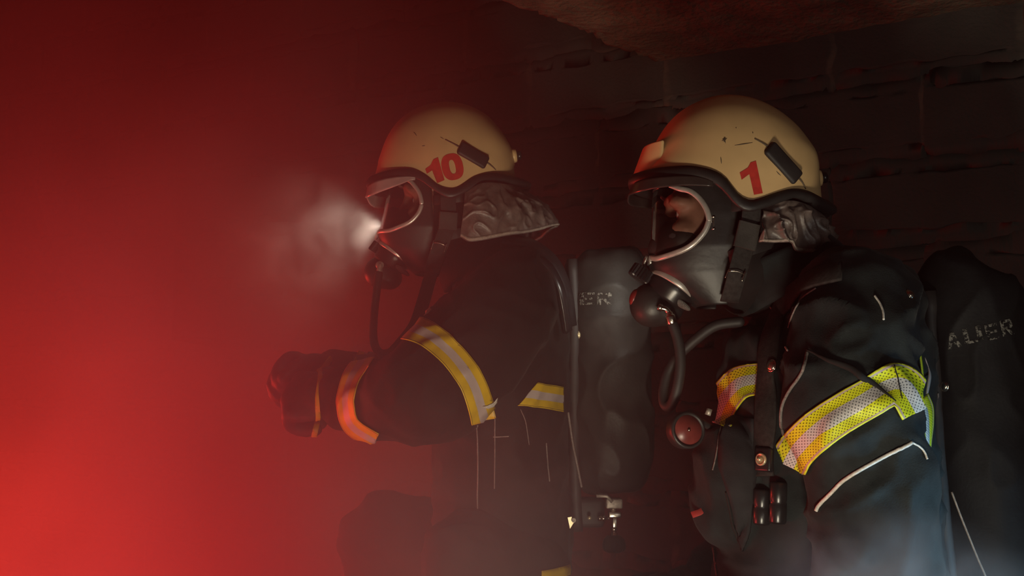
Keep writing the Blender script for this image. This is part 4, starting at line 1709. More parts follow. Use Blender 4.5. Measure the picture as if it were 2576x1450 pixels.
# ---- the man behind
hipB_n = V((0.55, 1.64, 0.40))
hipB_f = V((0.55, 1.86, 0.40))
kneeB_n = V((0.24, 1.58, 0.40))
kneeB_f = V((0.20, 1.93, 0.395))
person_b = dict(
    label='crouching firefighter wearing the number 1 helmet, lime striped sleeve nearest',
    origin=(0.5, YR, 0.0), Y=YR, head_k=1.0, head0=(1822, 246), neck_base=(1975, 690),
    torso=[(2100, 1600, YR, 0.180, 0.205), (2088, 1400, YR, 0.176, 0.205), (2074, 1190, YR, 0.170, 0.20), (2072, 1000, YR, 0.166, 0.20),
           (2076, 865, YR, 0.158, 0.20), (2056, 765, YR, 0.122, 0.17), (2000, 690, YR, 0.075, 0.10)],
    bulges=[((2150, 775, YR), (0.098, 0.185, 0.072)), ((1835, 1190, 1.70), (0.055, 0.085, 0.085)), ((1815, 1280, 1.72), (0.055, 0.075, 0.06))],
    arm_near=[(2150, 772, 1.60, 0.092), (2142, 850, 1.54, 0.096), (2138, 960, 1.51, 0.092), (2150, 1080, 1.49, 0.091), (2182, 1200, 1.48, 0.089),
              (2198, 1330, 1.48, 0.084), (2200, 1480, 1.50, 0.080), (2150, 1590, 1.50, 0.074), (2020, 1640, 1.52, 0.064)],
    arm_far=[(2100, 782, 1.90, 0.092), (2010, 920, 1.97, 0.093), (1960, 1130, 2.00, 0.084), (1900, 1340, 1.95, 0.070), (1800, 1470, 1.90, 0.058)],
    fold=1.35, cloth='jacket_b',
    stripes=[
        dict(on='arm', label='lime and silver perforated stripe round the sleeve', line=[(1985, 1175), (2003, 1140), (2045, 1095), (2098, 1056), (2176, 1008), (2230, 974), (2262, 968), (2284, 988), (2310, 1035)], half=50, zones=lime, mats=lime_m, x=(1940, 2400)),
        dict(on='chest', label='lime and silver stripe across the chest', line=[(2010, 945), (1950, 951), (1908, 956), (1868, 964), (1842, 984), (1818, 1020), (1800, 1070)], half=41, zones=lime, mats=lime_m, x=(1780, 2010)),
    ],
    piping=[
        dict(pts=[Z8(225, 775), Z8(260, 710), Z8(380, 580), Z8(500, 460), Z8(700, 330), Z8(900, 220), Z8(1100, 120), Z8(1210, 55)], r=0.0026, mat='piping'),
        dict(pts=[Z8(1210, 55), Z8(1290, 100), Z8(1340, 160), Z8(1372, 235)], r=0.0014, mat='piping'),
        dict(pts=[Z6(575, 290), Z6(605, 335), Z6(622, 380), Z6(626, 428)], r=0.0016, mat='piping'),
        dict(pts=[Z6(240, 245), Z6(175, 290), Z6(130, 345), Z6(100, 410), Z6(80, 475)], r=0.0012, mat='piping_dim'),
        dict(pts=[Z6(190, 615), Z6(168, 700), Z6(140, 760), Z6(85, 840), Z6(45, 930), Z6(38, 1030), Z6(58, 1130)], r=0.0022, mat='piping_dim'),
        dict(pts=[Z6(190, 605), Z6(300, 660), Z6(410, 700), Z6(520, 770), Z6(620, 850), Z6(690, 905)], r=[0.0015 + 0.0035 * sin(pi * i / 50) ** 1.5 for i in range(51)], mat='seam_fold', name='seam_fold', lift=0.003),  # dark tube put in for the shaded fold across the sleeve
        dict(pts=[Z6(682, 700), Z6(700, 760), Z6(712, 830), Z6(722, 890)], r=0.0009, mat='seam_fold', name='seam_fold', lift=0.004),
        dict(pts=[(1932, 752), (1937, 768), (1946, 783)], r=0.0014, mat='piping'),
        dict(pts=[(1978, 874), (1983, 884)], r=0.0014, mat='piping'),
        dict(pts=[(1840, 1048), (1822, 1060), (1812, 1090), (1806, 1130), (1800, 1160), (1794, 1184)], r=0.0012, mat='piping_dim'),
        dict(pts=[(1828, 1238), (1836, 1280), (1846, 1330), (1870, 1388)], r=0.0022, mat='seam_fold', name='seam_fold'),
        dict(pts=[(1797, 1380), (1801, 1415), (1806, 1448)], r=0.0022, mat='piping_dim'),
    ],
    collar=dict(low=(2000, 720), high=(1950, 640), r0=0.100, r1=0.086),
    legs=[[(*hipB_n, 0.11), (*hipB_n.lerp(kneeB_n, 0.5), 0.098), (*kneeB_n, 0.080), (0.27, 1.58, 0.33, 0.074), (0.36, 1.58, 0.19, 0.064), (0.40, 1.58, 0.11, 0.058)],
          [(*hipB_f, 0.11), (*hipB_f.lerp(kneeB_f, 0.5), 0.098), (*kneeB_f, 0.080), (0.22, 1.93, 0.33, 0.074), (0.30, 1.93, 0.19, 0.064), (0.33, 1.93, 0.11, 0.058)]],
    trouser_stripes=[],
    gloves=[dict(wrist=(2000, 1646, 1.525), d=(-1, 0.1, 0.0), palm=(0, 0.15, -1), side=1, curl=0.35),
            dict(wrist=(1775, 1490, 1.895), d=(-1, 0.0, 0.05), palm=(0, -0.4, -0.9), side=-1, curl=0.9)],
)
PA, ja, jba = make_person(person_a)
PB, jb_, jbb = make_person(person_b)
hit.last = 1.9
tab = decal(jba, [[(1208, 1020), (1222, 1017), (1236, 1010), (1246, 997), (1245, 1009), (1236, 1020), (1222, 1025)]], 0.0055, 2).build('reflective_tab', M['piping'], ja)
solid(tab, 0.001, 0)
hit.last = 2.0
tab = decal(jba, [[(1073, 768), (1089, 783), (1080, 792), (1069, 798)]], 0.004, 2).build('collar_tab', M['piping'], ja)
solid(tab, 0.001, 0)

# ------------------------------------------------------------------ breathing air cylinders
def px_tube(mb, pts, r, n=14, steps=8, up=None, mi=0):
    P = [tuple(pt(*p)) for p in catmull(pts, steps)]
    mb.tube(P, r, n=n, round_cap=True, up=up, mi=mi)
    return P


def make_cover(path, name, m, root, crumple, seed):
    mb = MB()
    rows = []
    for x, y, Y, r in path:
        p = pt(x, y, Y)
        rows.append((p.x, p.y, p.z, r))
    rows = catmull(rows, 6)
    mb.tube([r[:3] for r in rows], [max(0.003, r[3]) for r in rows], n=56, cap=True)
    me = voxel(mb, 0.005, name, 6)
    def f(co, n):
        q = V((co.x * 14, co.y * 14, co.z * 9)) + V((seed, 0, 0)) + V((noise.noise(co * 7), noise.noise(co * 7 + V((4, 4, 4))), 0)) * 0.9
        return crumple * ((1 - abs(noise.noise(q))) ** 4 - 0.3) + 0.4 * crumple * noise.noise(co * 6)
    displace(me, f)
    return link(name, me, m, root)


def studs(bv, root, pts, r, m, name='stud'):
    for x, y in pts:
        p, n = hit(bv, x, y, 0.0)
        mb = MB()
        mb.lathe([(0, -0.002), (r, -0.002), (r, 0.001), (r * 0.82, 0.003), (r * 0.45, 0.0042), (0, 0.0045)], p, n, 24)
        mb.lathe([(r * 1.0, 0.0), (r * 1.18, 0.0), (r * 1.18, 0.0012), (r * 0.98, 0.0014)], p, n, 24)
        mb.build(name, m, root)


def strokes(rects):
    return rects


def letter(ch, o, ex, ey):
    """letters made of straight bars; o lower left corner, ex/ey the letter's width and height vectors (photograph points)"""
    def P(u, v):
        return (o[0] + ex[0] * u + ey[0] * v, o[1] + ex[1] * u + ey[1] * v)
    def R(u0, v0, u1, v1):
        return [P(u0, v0), P(u1, v0), P(u1, v1), P(u0, v1)]
    t = 0.28
    if ch == 'A':
        return [[P(0, 0), P(t, 0), P(0.62, 1), P(0.36, 1)], [P(1 - t, 0), P(1, 0), P(0.64, 1), P(0.40, 1)], R(0.25, 0.22, 0.75, 0.40)]
    if ch == 'U':
        return [R(0, 0.08, t, 1), R(1 - t, 0.08, 1, 1), R(0.12, 0, 0.88, 0.17)]
    if ch == 'E':
        return [R(0, 0, t, 1), R(0, 0, 1, 0.18), R(0, 0.41, 0.9, 0.59), R(0, 0.82, 1, 1)]
    if ch == 'R':
        return [R(0, 0, t, 1), R(0, 0.82, 0.9, 1), R(0, 0.40, 0.9, 0.57), R(0.72, 0.5, 1, 0.9), [P(0.38, 0.42), P(0.66, 0.42), P(1, 0), P(0.70, 0)]]
    return []


# ---- cylinder on the near man's back
CB = thing('air_cylinder', 'black covered air cylinder with white lettering on the back of firefighter 1', 'air cylinder', tuple(pt(2450, 1000, YR)), 'air cylinders')
cov_b = make_cover([(2440, 664, YR, 0.020), (2436, 668, YR, 0.048), (2430, 688, YR, 0.072), (2430, 740, YR, 0.086), (2434, 820, YR, 0.090), (2452, 1000, YR, 0.092),
                    (2478, 1200, YR, 0.093), (2512, 1400, YR, 0.093), (2540, 1560, YR, 0.090), (2550, 1610, YR, 0.06)], 'cover', M['cover'], CB, 0.004, 2.0)
cvb = bvh_of(cov_b)
mb = MB()
ex_, ey_ = (33, -9.5), (9, 36)
for i, (ch, x, y) in enumerate((('A', 2385, 880), ('U', 2428, 868), ('E', 2484, 858), ('R', 2522, 847))):
    wdt = {'A': 36, 'U': 46, 'E': 30, 'R': 28}[ch]
    d = decal(cvb, letter(ch, (x, y), (wdt, -0.22 * wdt), (-9, -39)), 0.0015, cuts=3)
    mb.add(d.v, d.f)
lt = mb.build('lettering', M['letters'], CB)
solid(lt, 0.0006, 0)
comb = bvh_of(cov_b, jb_)
studs(comb, CB, [(2290, 742), (2376, 973), (2371, 1220)], 0.0068, M['nickel'], 'snap_button')
for pts_, r_ in (([(2358, 990), (2365, 1060), (2372, 1130), (2381, 1192)], 0.0013), ([(2395, 1238), (2420, 1305), (2450, 1380), (2480, 1452)], 0.0016), ([(2362, 1040), (2366, 1075)], 0.0010)):
    hit.last = YR - 0.09
    surf_line(comb, pts_, r_, n=8, lift=0.001, steps=10).build('piping', M['piping_dim'] if r_ < 0.0015 else M['hem'], CB)
# carrying plate between back and cylinder
mb = MB()
P = [pt(2310, 740, YR), pt(2322, 900, YR), pt(2330, 1100, YR), pt(2345, 1300, YR), pt(2370, 1550, YR)]
P = [V(p) for p in catmull([tuple(p) for p in P], 4)]
mb.strip(P, [0.11] * len(P), 0.022, (-1, 0, 0))
mb.build('carrying_plate', M['rubber_dull'], CB)
# harness strap over the shoulder, down the chest
def strap_on(bv, pts_, width, thick, lift, last, steps=8):
    hit.last = last
    P, Nn = [], []
    for x, y in catmull(pts_, steps):
        p, n = hit(bv, x, y, lift)
        P.append(p)
        Nn.append(n)
    for _ in range(6):
        P = [P[0]] + [(a + b * 2 + c) / 4 for a, b, c in zip(P, P[1:], P[2:])] + [P[-1]]
        Nn = [Nn[0]] + [((a + b * 2 + c) / 4).normalized() for a, b, c in zip(Nn, Nn[1:], Nn[2:])] + [Nn[-1]]
    mb = MB()
    mb.strip(P, width, thick, Nn)
    return mb


sb_ = strap_on(jbb, [(2120, 690), (2040, 712), (1975, 770), (1945, 850), (1935, 940), (1932, 1040), (1928, 1140), (1926, 1200)], 0.036, 0.006, 0.007, 1.6)
so_ = sb_.build('shoulder_strap', M['webbing'], CB)
sbv = bvh_of(so_, jb_)
studs(sbv, so_, [(1941, 921)], 0.0085, M['nickel'], 'snap_button')
p, n = hit(sbv, 1925, 1157, 0.002)
mb = MB()
upv = V((0, 0, 1)) - n * n.z
upv.normalize()
Rm = Matrix((upv.cross(n).normalized(), upv, n)).transposed()
mb.box(p, (0.030, 0.036, 0.012), Rm, 0.004)
bk_ = mb.build('strap_buckle', M['plastic'], so_)
mb = MB()
mb.lathe([(0.009, 0.0), (0.0095, 0.004), (0.0075, 0.005), (0.0065, 0.003), (0, 0.003)], p + n * 0.005, n, 24)
mb.ell(p + n * 0.009, (0.0042, 0.0042, 0.0055), Rm, 16, 10)
mb.build('buckle_stud', M['brass'], bk_)
for x, y, r, h in ((1927, 1272, 0.0125, 0.052), (1968, 1264, 0.0125, 0.060)):
    p, n = hit(jbb, x, y, 0.010)
    mb = MB()
    mb.lathe([(0, -h / 2), (r * 0.85, -h / 2), (r, -h / 2 + 0.003), (r, -0.004), (r * 0.93, -0.002), (r * 0.93, 0.002), (r, 0.004), (r, h / 2 - 0.003), (r * 0.85, h / 2), (0, h / 2)], p, (0.05, 0, 1), 28)
    mb.build('strap_slider', M['plastic'], CB)
mb = MB()
px_tube(mb, [(2080, 676, 1.70), (2150, 672, 1.64), (2210, 692, 1.63), (2262, 738, 1.64)], 0.0045, n=10)
mb.build('harness_edge', M['plastic'], CB)

# ---- cylinder on the front man's back
CA = thing('air_cylinder', 'grey covered air cylinder between the two firefighters, metal valve and black knob at its foot', 'air cylinder', tuple(pt(1535, 1000, YL)), 'air cylinders')
cov_a = make_cover([(1520, 630, YL, 0.022), (1521, 636, YL, 0.050), (1526, 662, YL, 0.074), (1533, 735, YL, 0.083), (1535, 900, YL, 0.084), (1535, 1090, YL, 0.084),
                    (1533, 1190, YL, 0.078), (1530, 1228, YL, 0.055), (1530, 1240, YL, 0.03)], 'cover', M['cover_soft'], CA, 0.008, 5.0)
cva = bvh_of(cov_a)
mb = MB()
for ch, x, y in (('E', 1459, 768), ('R', 1502, 768)):
    d = decal(cva, letter(ch, (x, y), (37, -1), (0, -31)), 0.0015, cuts=3)
    mb.add(d.v, d.f)
lt = mb.build('lettering', M['letters'], CA)
solid(lt, 0.0006, 0)
mb = MB()
P = [pt(1436, 660, YL), pt(1442, 800, YL), pt(1442, 1000, YL), pt(1444, 1200, YL), pt(1450, 1330, YL)]
P = [V(p) for p in catmull([tuple(p) for p in P], 4)]
mb.strip(P, [0.11] * len(P), 0.020, (-1, 0, 0))
mb.build('carrying_plate', M['rubber_dull'], CA)
comb = bvh_of(cov_a)
studs(comb, CA, [(1454, 843)], 0.0068, M['brass'], 'snap_button')
# glossy harness shoulder pads
for path, wdt in (([(1262, 606, 2.06), (1310, 608, 2.05), (1358, 628, 2.045), (1398, 668, 2.045), (1424, 735, 2.05), (1436, 822, 2.06)], 0.030),
                  ([(1330, 640, 2.00), (1375, 668, 2.00), (1404, 715, 2.00), (1418, 770, 2.01), (1428, 835, 2.03)], 0.020)):
    mb = MB()
    P = [V(pt(*q)) for q in catmull(path, 8)]
    Nn = []
    for i in range(len(P)):
        T = (P[min(i + 1, len(P) - 1)] - P[max(i - 1, 0)]).normalized()
        up_ = V((-T.z, 0, T.x))
        if up_.z < 0 and up_.x < 0:
            up_ = -up_
        Nn.append((up_ * 0.75 + V((0, -0.65, 0))).normalized())
    mb.strip(P, wdt, 0.010, Nn)
    mb.build('shoulder_pad', M['plastic'], CA)
mb = MB()
px_tube(mb, [(1430, 1040, 2.06), (1440, 1110, 2.06), (1452, 1170, 2.065), (1463, 1225, 2.08)], 0.0022, n=8)
mb.build('side_cord', M['piping_dim'], CA)
# valve group at the foot of the cylinder
VY = 2.10


def vb(name, x0, y0, x1, y1, depth, m, b=0.002, Y=VY, parent=None):
    a, c = pt(x0, y0, Y), pt(x1, y1, Y)
    mb = MB()
    mb.box((a + c) / 2, (abs(a.x - c.x), depth, abs(a.z - c.z)), None, b)
    return mb.build(name, m, parent or CA)


vb('reducer_body', 1448, 1252, 1520, 1326, 0.05, M['rubber_dull'], 0.010, 2.14)
vb('valve_block', 1523, 1254, 1565, 1279, 0.034, M['zinc'], 0.003)
mb = MB()
mb.strip([pt(1500, 1246, VY - 0.01), pt(1526, 1247, VY - 0.01), pt(1540, 1262, VY - 0.01)], 0.022, 0.006, (0.5, -0.1, 0.8))
mb.build('valve_guard', M['zinc'], CA)
vax = V((0, 0, -1))
mb = MB()
c = pt(1543, 1279, VY)
mb.lathe([(0.0075, -0.004), (0.0075, 0.001), (0.0062, 0.0015), (0.0062, 0.0025), (0.0075, 0.003), (0.0075, 0.008)], c, vax, 24)
c2 = pt(1546, 1304, VY)
mb.lathe([(0.005, -0.002), (0.0048, 0.020), (0.0048, 0.022)], c2, vax, 24)
c3 = pt(1545, 1328, VY)
mb.lathe([(0.0062, 0.0), (0.0068, 0.001), (0.0068, 0.006), (0.005, 0.007), (0.005, 0.009), (0.0068, 0.010), (0.0068, 0.017), (0.0085, 0.018), (0.0085, 0.021), (0.0, 0.022)], c3, vax, 24)
vs_ = mb.build('valve_stem', M['nickel'], CA)
vb('hexagon_nut', 1530, 1287, 1562, 1302, 0.026, M['nickel'], 0.002)
vb('stem_shank', 1541, 1303, 1552, 1328, 0.010, M['nickel'], 0.001, VY - 0.006)
mb = MB()
c = pt(1504, 1304.5, VY)
mb.lathe([(0, 0), (0.0052, 0.0), (0.0052, 0.0062), (0.0046, 0.0066), (0.0046, 0.0074), (0.0052, 0.0078), (0.0052, 0.0145), (0.003, 0.0150), (0.003, 0.021)], c, (1, 0, 0), 20)
mb.build('pipe_union', M['nickel'], CA)
mb = MB()
c = pt(1545, 1371, VY)
prof = [(0.006, -0.018), (0.013, -0.017), (0.019, -0.011), (0.0215, -0.002), (0.0215, 0.006), (0.0185, 0.012), (0.012, 0.0150), (0, 0.016)]
nn_ = 36
verts, faces = [], []
for r, h in prof:
    for j in range(nn_):
        a = 2 * pi * j / nn_
        rr_ = r * (1 + 0.05 * (1 if (j // 2) % 2 else -1) * (1 if 0.015 < r else 0))
        verts.append(c + V((rr_ * cos(a), rr_ * sin(a), -h)))
for i in range(len(prof) - 1):
    for j in range(nn_):
        j2 = (j + 1) % nn_
        faces.append((i * nn_ + j, i * nn_ + j2, (i + 1) * nn_ + j2, (i + 1) * nn_ + j))
mb.add(verts, faces)
mb.build('valve_knob', M['rubber_dull'], CA)
mb = MB()
tri = [(1428, 1303), (1438, 1301), (1440, 1309), (1445, 1313), (1434, 1331)]
F0 = [pt(x, y, VY - 0.05) for x, y in tri]
mb.add(F0 + [p + V((0, 0.003, 0)) for p in F0], [tuple(range(5)), tuple(range(5, 10))[::-1]] + [(i, (i + 1) % 5, 5 + (i + 1) % 5, 5 + i) for i in range(5)])
mb.build('metal_tab', M['brass'], CA, smooth=False)
mb = MB()
mb.lathe([(0, -0.004), (0.0045, -0.004), (0.0045, 0.004), (0.003, 0.0045), (0.002, 0.003), (0, 0.003)], pt(1443, 1309, VY - 0.05), (0, -1, 0), 20)
mb.build('tab_screw', M['zinc'], CA)
mb = MB()
mb.lathe([(0, -0.006), (0.0035, -0.006), (0.0035, 0.003), (0, 0.003)], pt(1483, 1304, VY - 0.005), (0, -1, 0), 16)
mb.build('bleed_screw', M['brass'], CA)

# ------------------------------------------------------------------ lung demand valves with their hoses
DA = thing('demand_valve', 'dark round demand valve and hose below the mask of firefighter 10', 'demand valve', tuple(pt(960, 682, YL)), 'demand valves')
mb = MB()
mb.ell(pt(960, 686, YL), (0.036, 0.032, 0.034), None, 28, 18)
mb.ell(pt(980, 700, YL), (0.026, 0.030, 0.024), None, 28, 18)
px_tube(mb, [(968, 672, YL), (985, 650, YL)], 0.024, n=20, steps=4)
me = voxel(mb, 0.004, 'housing', 5)
link('housing', me, M['rubber'], DA)
mb = MB()
c = pt(956, 678, YL - 0.034)
mb.lathe([(0, 0), (0.0075, 0), (0.0085, 0.003), (0.0070, 0.006), (0, 0.006)], pt(956, 668, YL - 0.032), (0, -1, 0.1), 20)
mb.tube([tuple(pt(956, 669, YL - 0.036)), tuple(pt(955, 680, YL - 0.038)), tuple(pt(953, 692, YL - 0.037))], [0.0055, 0.0062, 0.0062], n=14, round_cap=True)
fa = mb.build('hose_fitting', M['zinc'], DA)
mb = MB()
px_tube(mb, [(953, 690, 2.122), (947, 735, 2.12), (941, 790, 2.12), (939, 845, 2.12), (948, 880, 2.12), (970, 890, 2.13), (1000, 872, 2.15), (1040, 830, 2.17), (1090, 780, 2.16)], 0.0082, n=14)
mb.build('air_hose', M['rubber_dull'], DA)
# neck strap of that mask
mb = MB()
P = [V(pt(*q)) for q in catmull([(1108, 640, 2.075), (1085, 690, 2.07), (1066, 755, 2.05), (1044, 820, 2.04), (1008, 868, 2.05), (985, 892, 2.07), (960, 915, 2.12)], 8)]
mb.strip(P, [0.026] * len(P), 0.003, (-0.2, -1, 0))
mb.build('neck_strap', M['webbing'], MA)

DB = thing('demand_valve', 'dark demand valve with silver elbow fitting and looped hose below the mask of firefighter 1', 'demand valve', tuple(pt(1640, 765, YR)), 'demand valves')
mb = MB()
mb.ell(pt(1640, 768, YR), (0.037, 0.036, 0.037), None, 28, 18)
mb.ell(pt(1665, 775, YR), (0.036, 0.032, 0.030), None, 28, 18)
px_tube(mb, [(1650, 755, YR), (1676, 738, YR)], 0.028, n=20, steps=4)
me = voxel(mb, 0.004, 'housing', 5)
link('housing', me, M['rubber'], DB)
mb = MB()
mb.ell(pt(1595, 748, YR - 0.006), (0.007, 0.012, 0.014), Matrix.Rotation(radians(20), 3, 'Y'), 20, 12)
bt_ = mb.build('gleam_button', M['red_gleam'], DB)
bt_['label'] = 'button coloured as the red gleam on the valve'
YF = YR - 0.046
mb = MB()
a, b = pt(1655, 772, YF), pt(1666, 776, YF)
axn = (b - a).normalized()
mb.lathe([(0, 0), (0.0055, 0), (0.0062, 0.001), (0.0062, 0.006), (0.0055, 0.007), (0, 0.007)], a, axn, 6)
px_tube(mb, [(1664, 775, YF), (1676, 779, YF), (1684, 789, YF)], [0.0042] * 17, n=14)
a, b = pt(1683, 786, YF), pt(1694, 822, YF)
axn = (b - a).normalized()
L_ = (b - a).length
mb.lathe([(0, 0), (0.0055, 0), (0.0060, 0.002), (0.0060, 0.004), (0.0078, 0.005), (0.0085, 0.008), (0.0085, L_ * 0.75), (0.0070, L_ * 0.85), (0.0072, L_), (0, L_)], a, axn, 8)
ft_ = mb.build('elbow_fitting', M['nickel'], DB)
ft_['label'] = 'silver elbow fitting'
mb = MB()
px_tube(mb, [(1693, 818, YF), (1704, 850, YF - 0.002), (1711, 890, YF - 0.004), (1711, 935, YF - 0.004), (1702, 985, YF), (1689, 1018, YF + 0.01), (1674, 1020, YF + 0.02), (1669, 990, YF + 0.03),
             (1680, 940, YF + 0.035), (1708, 895, YF + 0.03), (1748, 856, YF + 0.02), (1800, 820, YF + 0.01), (1860, 810, YF)], 0.0085, n=14)
mb.build('air_hose', M['rubber_dull'], DB)

# ------------------------------------------------------------------ pressure gauge on the chest of the near man
PG = thing('pressure_gauge', 'round pressure gauge, red light coloured into its face, on the chest of firefighter 1', 'pressure gauge', tuple(pt(1735, 1084, 1.66)))
gc = pt(1731, 1083, 1.655)
gn = V((0.30, -0.92, 0.10)).normalized()
mb = MB()
mb.lathe([(0, -0.026), (0.020, -0.026), (0.0275, -0.020), (0.0285, -0.002), (0.0275, 0.003), (0.0235, 0.003), (0.0232, -0.001), (0, -0.001)], gc, gn, 40)
mb.build('bezel', M['rubber'], PG)
mb = MB()
mb.lathe([(0, 0.0012), (0.0230, 0.0005), (0.0232, -0.002)], gc, gn, 40)
dl = mb.build('dial', M['dial'], PG)
dl['label'] = 'dial coloured as lit red'
mb = MB()
mb.lathe([(0, 0.002), (0.0022, 0.002), (0.0022, 0.004), (0, 0.0048)], gc, gn, 14)
mb.build('pointer_hub', M['nickel'], PG)
mb = MB()
P = [gc + gn * -0.015 + V((0.010, 0, 0.020)), V(pt(1762, 1062, 1.675)), V(pt(1778, 1070, 1.69)), V(pt(1800, 1090, 1.72))]
mb.tube(catmull([tuple(p) for p in P], 8), 0.0055, n=12, round_cap=True)
mb.build('gauge_hose', M['rubber_dull'], PG)
mb = MB()
a, b = pt(1780, 1045, 1.65), pt(1785, 1030, 1.65)
mb.lathe([(0, 0), (0.0045, 0), (0.0045, 0.010), (0, 0.010)], a, (b - a), 18)
mb.build('hose_ferrule', M['zinc'], PG)

# chest pocket of the near man
hit.last = 1.58
pk = decal(jbb, [[(1828, 1064), (1850, 1052), (1902, 1054), (1904, 1150), (1900, 1250), (1888, 1340), (1872, 1386), (1850, 1330), (1836, 1250), (1812, 1180), (1814, 1110)]], 0.004, 5).build('chest_pocket', M['pocket'], jb_)
solid(pk, 0.005, 0)

# small red tab on the near man's pocket
hit.last = 1.7
p, n = hit(jbb, 1762, 1290, 0.002)
mb = MB()
mb.strip([p + V((-0.012, 0, -0.004)), p + V((0, 0, 0.0)), p + V((0.010, 0, 0.006))], 0.010, 0.002, n)
mb.build('red_tab', M['red_tab'], jb_)

# stripe on the back panel of the near man's jacket, seen edge-on beside the sleeve
def ribbon(left, right, Y0, name, zones, mats, parent):
    Lp, Rp = catmull(left, 6), catmull(right, 6)
    mb = MB()
    n = min(len(Lp), len(Rp))
    uv = []
    for (z0, z1, mi) in zones:
        o = len(mb.v)
        for i in range(n):
            a, b = V(pt(*Lp[i])), V(pt(*Rp[i]))
            mb.v += [a.lerp(b, (z0 + 1) / 2), a.lerp(b, (z1 + 1) / 2)]
            uv += [(i / n * 5, z0), (i / n * 5, z1)]
        for i in range(n - 1):
            mb.f.append((o + 2 * i, o + 2 * i + 1, o + 2 * i + 3, o + 2 * i + 2))
            mb.m.append(mi)
    me = mb.mesh(name)
    lay = me.uv_layers.new(name='UVMap')
    for l in me.loops:
        lay.data[l.index].uv = uv[l.vertex_index]
    o = link(name, me, [M[q] for q in mats], parent)
    solid(o, 0.0015, 0)
    return o


r1_ = ribbon([(2302, 1028, 1.56), (2309, 1066, 1.56), (2315, 1102, 1.56), (2326, 1145, 1.565), (2335, 1186, 1.57)],
             [(2334, 990, 1.585), (2347, 1024, 1.585), (2348, 1066, 1.585), (2343, 1111, 1.585), (2337, 1186, 1.58)], 1.57, 'reflective_stripe', lime, lime_m, jb_)
r1_['label'] = 'lime and silver stripe on the back of the jacket'
r2_ = ribbon([(2326, 900, 1.60), (2336, 930, 1.60), (2334, 960, 1.59), (2330, 992, 1.585)], [(2330, 905, 1.61), (2341, 940, 1.61), (2340, 962, 1.60), (2334, 990, 1.59)], 1.6, 'reflective_stripe', [(-1, 1, 0)], ['pink_edge'], jb_)
r3_ = ribbon([(2310, 868, 1.58), (2316, 915, 1.58), (2321, 962, 1.58)], [(2313, 868, 1.585), (2320, 915, 1.585), (2324, 962, 1.585)], 1.58, 'reflective_stripe', [(-1, 1, 0)], ['y_lime'], jb_)

# ------------------------------------------------------------------ torches on the far side of each helmet and their beams
def torch(parent, pos, d, power, col, size, blend):
    d = V(d).normalized()
    mb = MB()
    mb.lathe([(0, -0.10), (0.011, -0.10), (0.011, -0.03), (0.016, -0.012), (0.016, 0.0), (0.013, 0.0), (0.012, -0.004)], pos, d, 24, mi=0)
    mb.lathe([(0, -0.004), (0.012, -0.004)], pos, d, 24, mi=1)
    t = mb.build('torch', [M['plastic'], M['glow']], parent)
    return light('torch_beam', 'SPOT', V(pos) + d * 0.008, power, col, V(pos) + d, spot_size=size, spot_blend=blend, shadow_soft_size=0.012)


torch(HA, pt(972, 562, YL + 0.125), (-1.0, -0.05, -0.22), 2.0, (1.0, 0.80, 0.62), radians(120), 1.0)
torch(HB, pt(1640, 672, YR + 0.14), (-0.35, 0.9, -0.12), 1.6, (1.0, 0.95, 0.80), radians(100), 1.0)

# ------------------------------------------------------------------ smoke
mb = MB()
mb.box((-0.9, 2.0, 1.28), (5.0, 3.0, 2.5))
smk = mb.build('smoke', [], None, smooth=False)
smk['kind'] = 'stuff'
smk['label'] = 'red and grey smoke filling the room, thickest at the left'
smk['category'] = 'smoke'
m, nt, out = new_mat('smoke_haze')
vol = N(nt, 'ShaderNodeVolumePrincipled')
vol.inputs['Color'].default_value = (0.86, 0.84, 0.84, 1)
vol.inputs['Anisotropy'].default_value = 0.25
vol.inputs['Blackbody Intensity'].default_value = 0.0
vol.inputs['Density Attribute'].default_value = ''
geo = N(nt, 'ShaderNodeNewGeometry')
sep = N(nt, 'ShaderNodeSeparateXYZ')
nt.links.new(geo.outputs['Position'], sep.inputs[0])


def mrange(src, a, b, c, d):
    r = N(nt, 'ShaderNodeMapRange', interpolation_type='SMOOTHSTEP')
    r.inputs['From Min'].default_value = a
    r.inputs['From Max'].default_value = b
    r.inputs['To Min'].default_value = c
    r.inputs['To Max'].default_value = d
    nt.links.new(src, r.inputs['Value'])
    return r.outputs['Result']


def math_(op, a, b):
    n = N(nt, 'ShaderNodeMath', operation=op)
    for i, s in enumerate((a, b)):
        if isinstance(s, (int, float)):
            n.inputs[i].default_value = s
        else:
            nt.links.new(s, n.inputs[i])
    return n.outputs[0]


X_, Y_, Z_ = sep.outputs['X'], sep.outputs['Y'], sep.outputs['Z']
left = mrange(X_, -0.60, 0.30, 1.0, 0.0)
left = math_('MULTIPLY', left, mrange(Y_, 1.7, 2.6, 0.42, 1.0))
left = math_('MULTIPLY', left, mrange(Z_, 0.8, 1.70, 1.0, 0.15))
left = math_('MULTIPLY', left, mrange(X_, -1.6, -0.42, 0.08, 1.12))
low = math_('MULTIPLY', mrange(Z_, 0.40, 0.95, 0.24, 0.0), mrange(X_, -0.3, 0.60, 1.0, 0.0))
nz = N(nt, 'ShaderNodeTexNoise', i_Scale=2.4, i_Detail=2.0, i_Roughness=0.5)
nt.links.new(geo.outputs['Position'], nz.inputs['Vector'])
low = math_('MULTIPLY', low, mrange(Y_, 1.25, 1.85, 0.0, 1.0))
puff = mrange(nz.outputs['Fac'], 0.30, 0.70, 0.45, 1.55)
den = math_('MULTIPLY', math_('ADD', math_('ADD', left, low), 0.015), puff)
nt.links.new(den, vol.inputs['Density'])
nt.links.new(vol.outputs[0], out.inputs['Volume'])
m.cycles.volume_step_rate = 1.4
smk.data.materials.append(m)


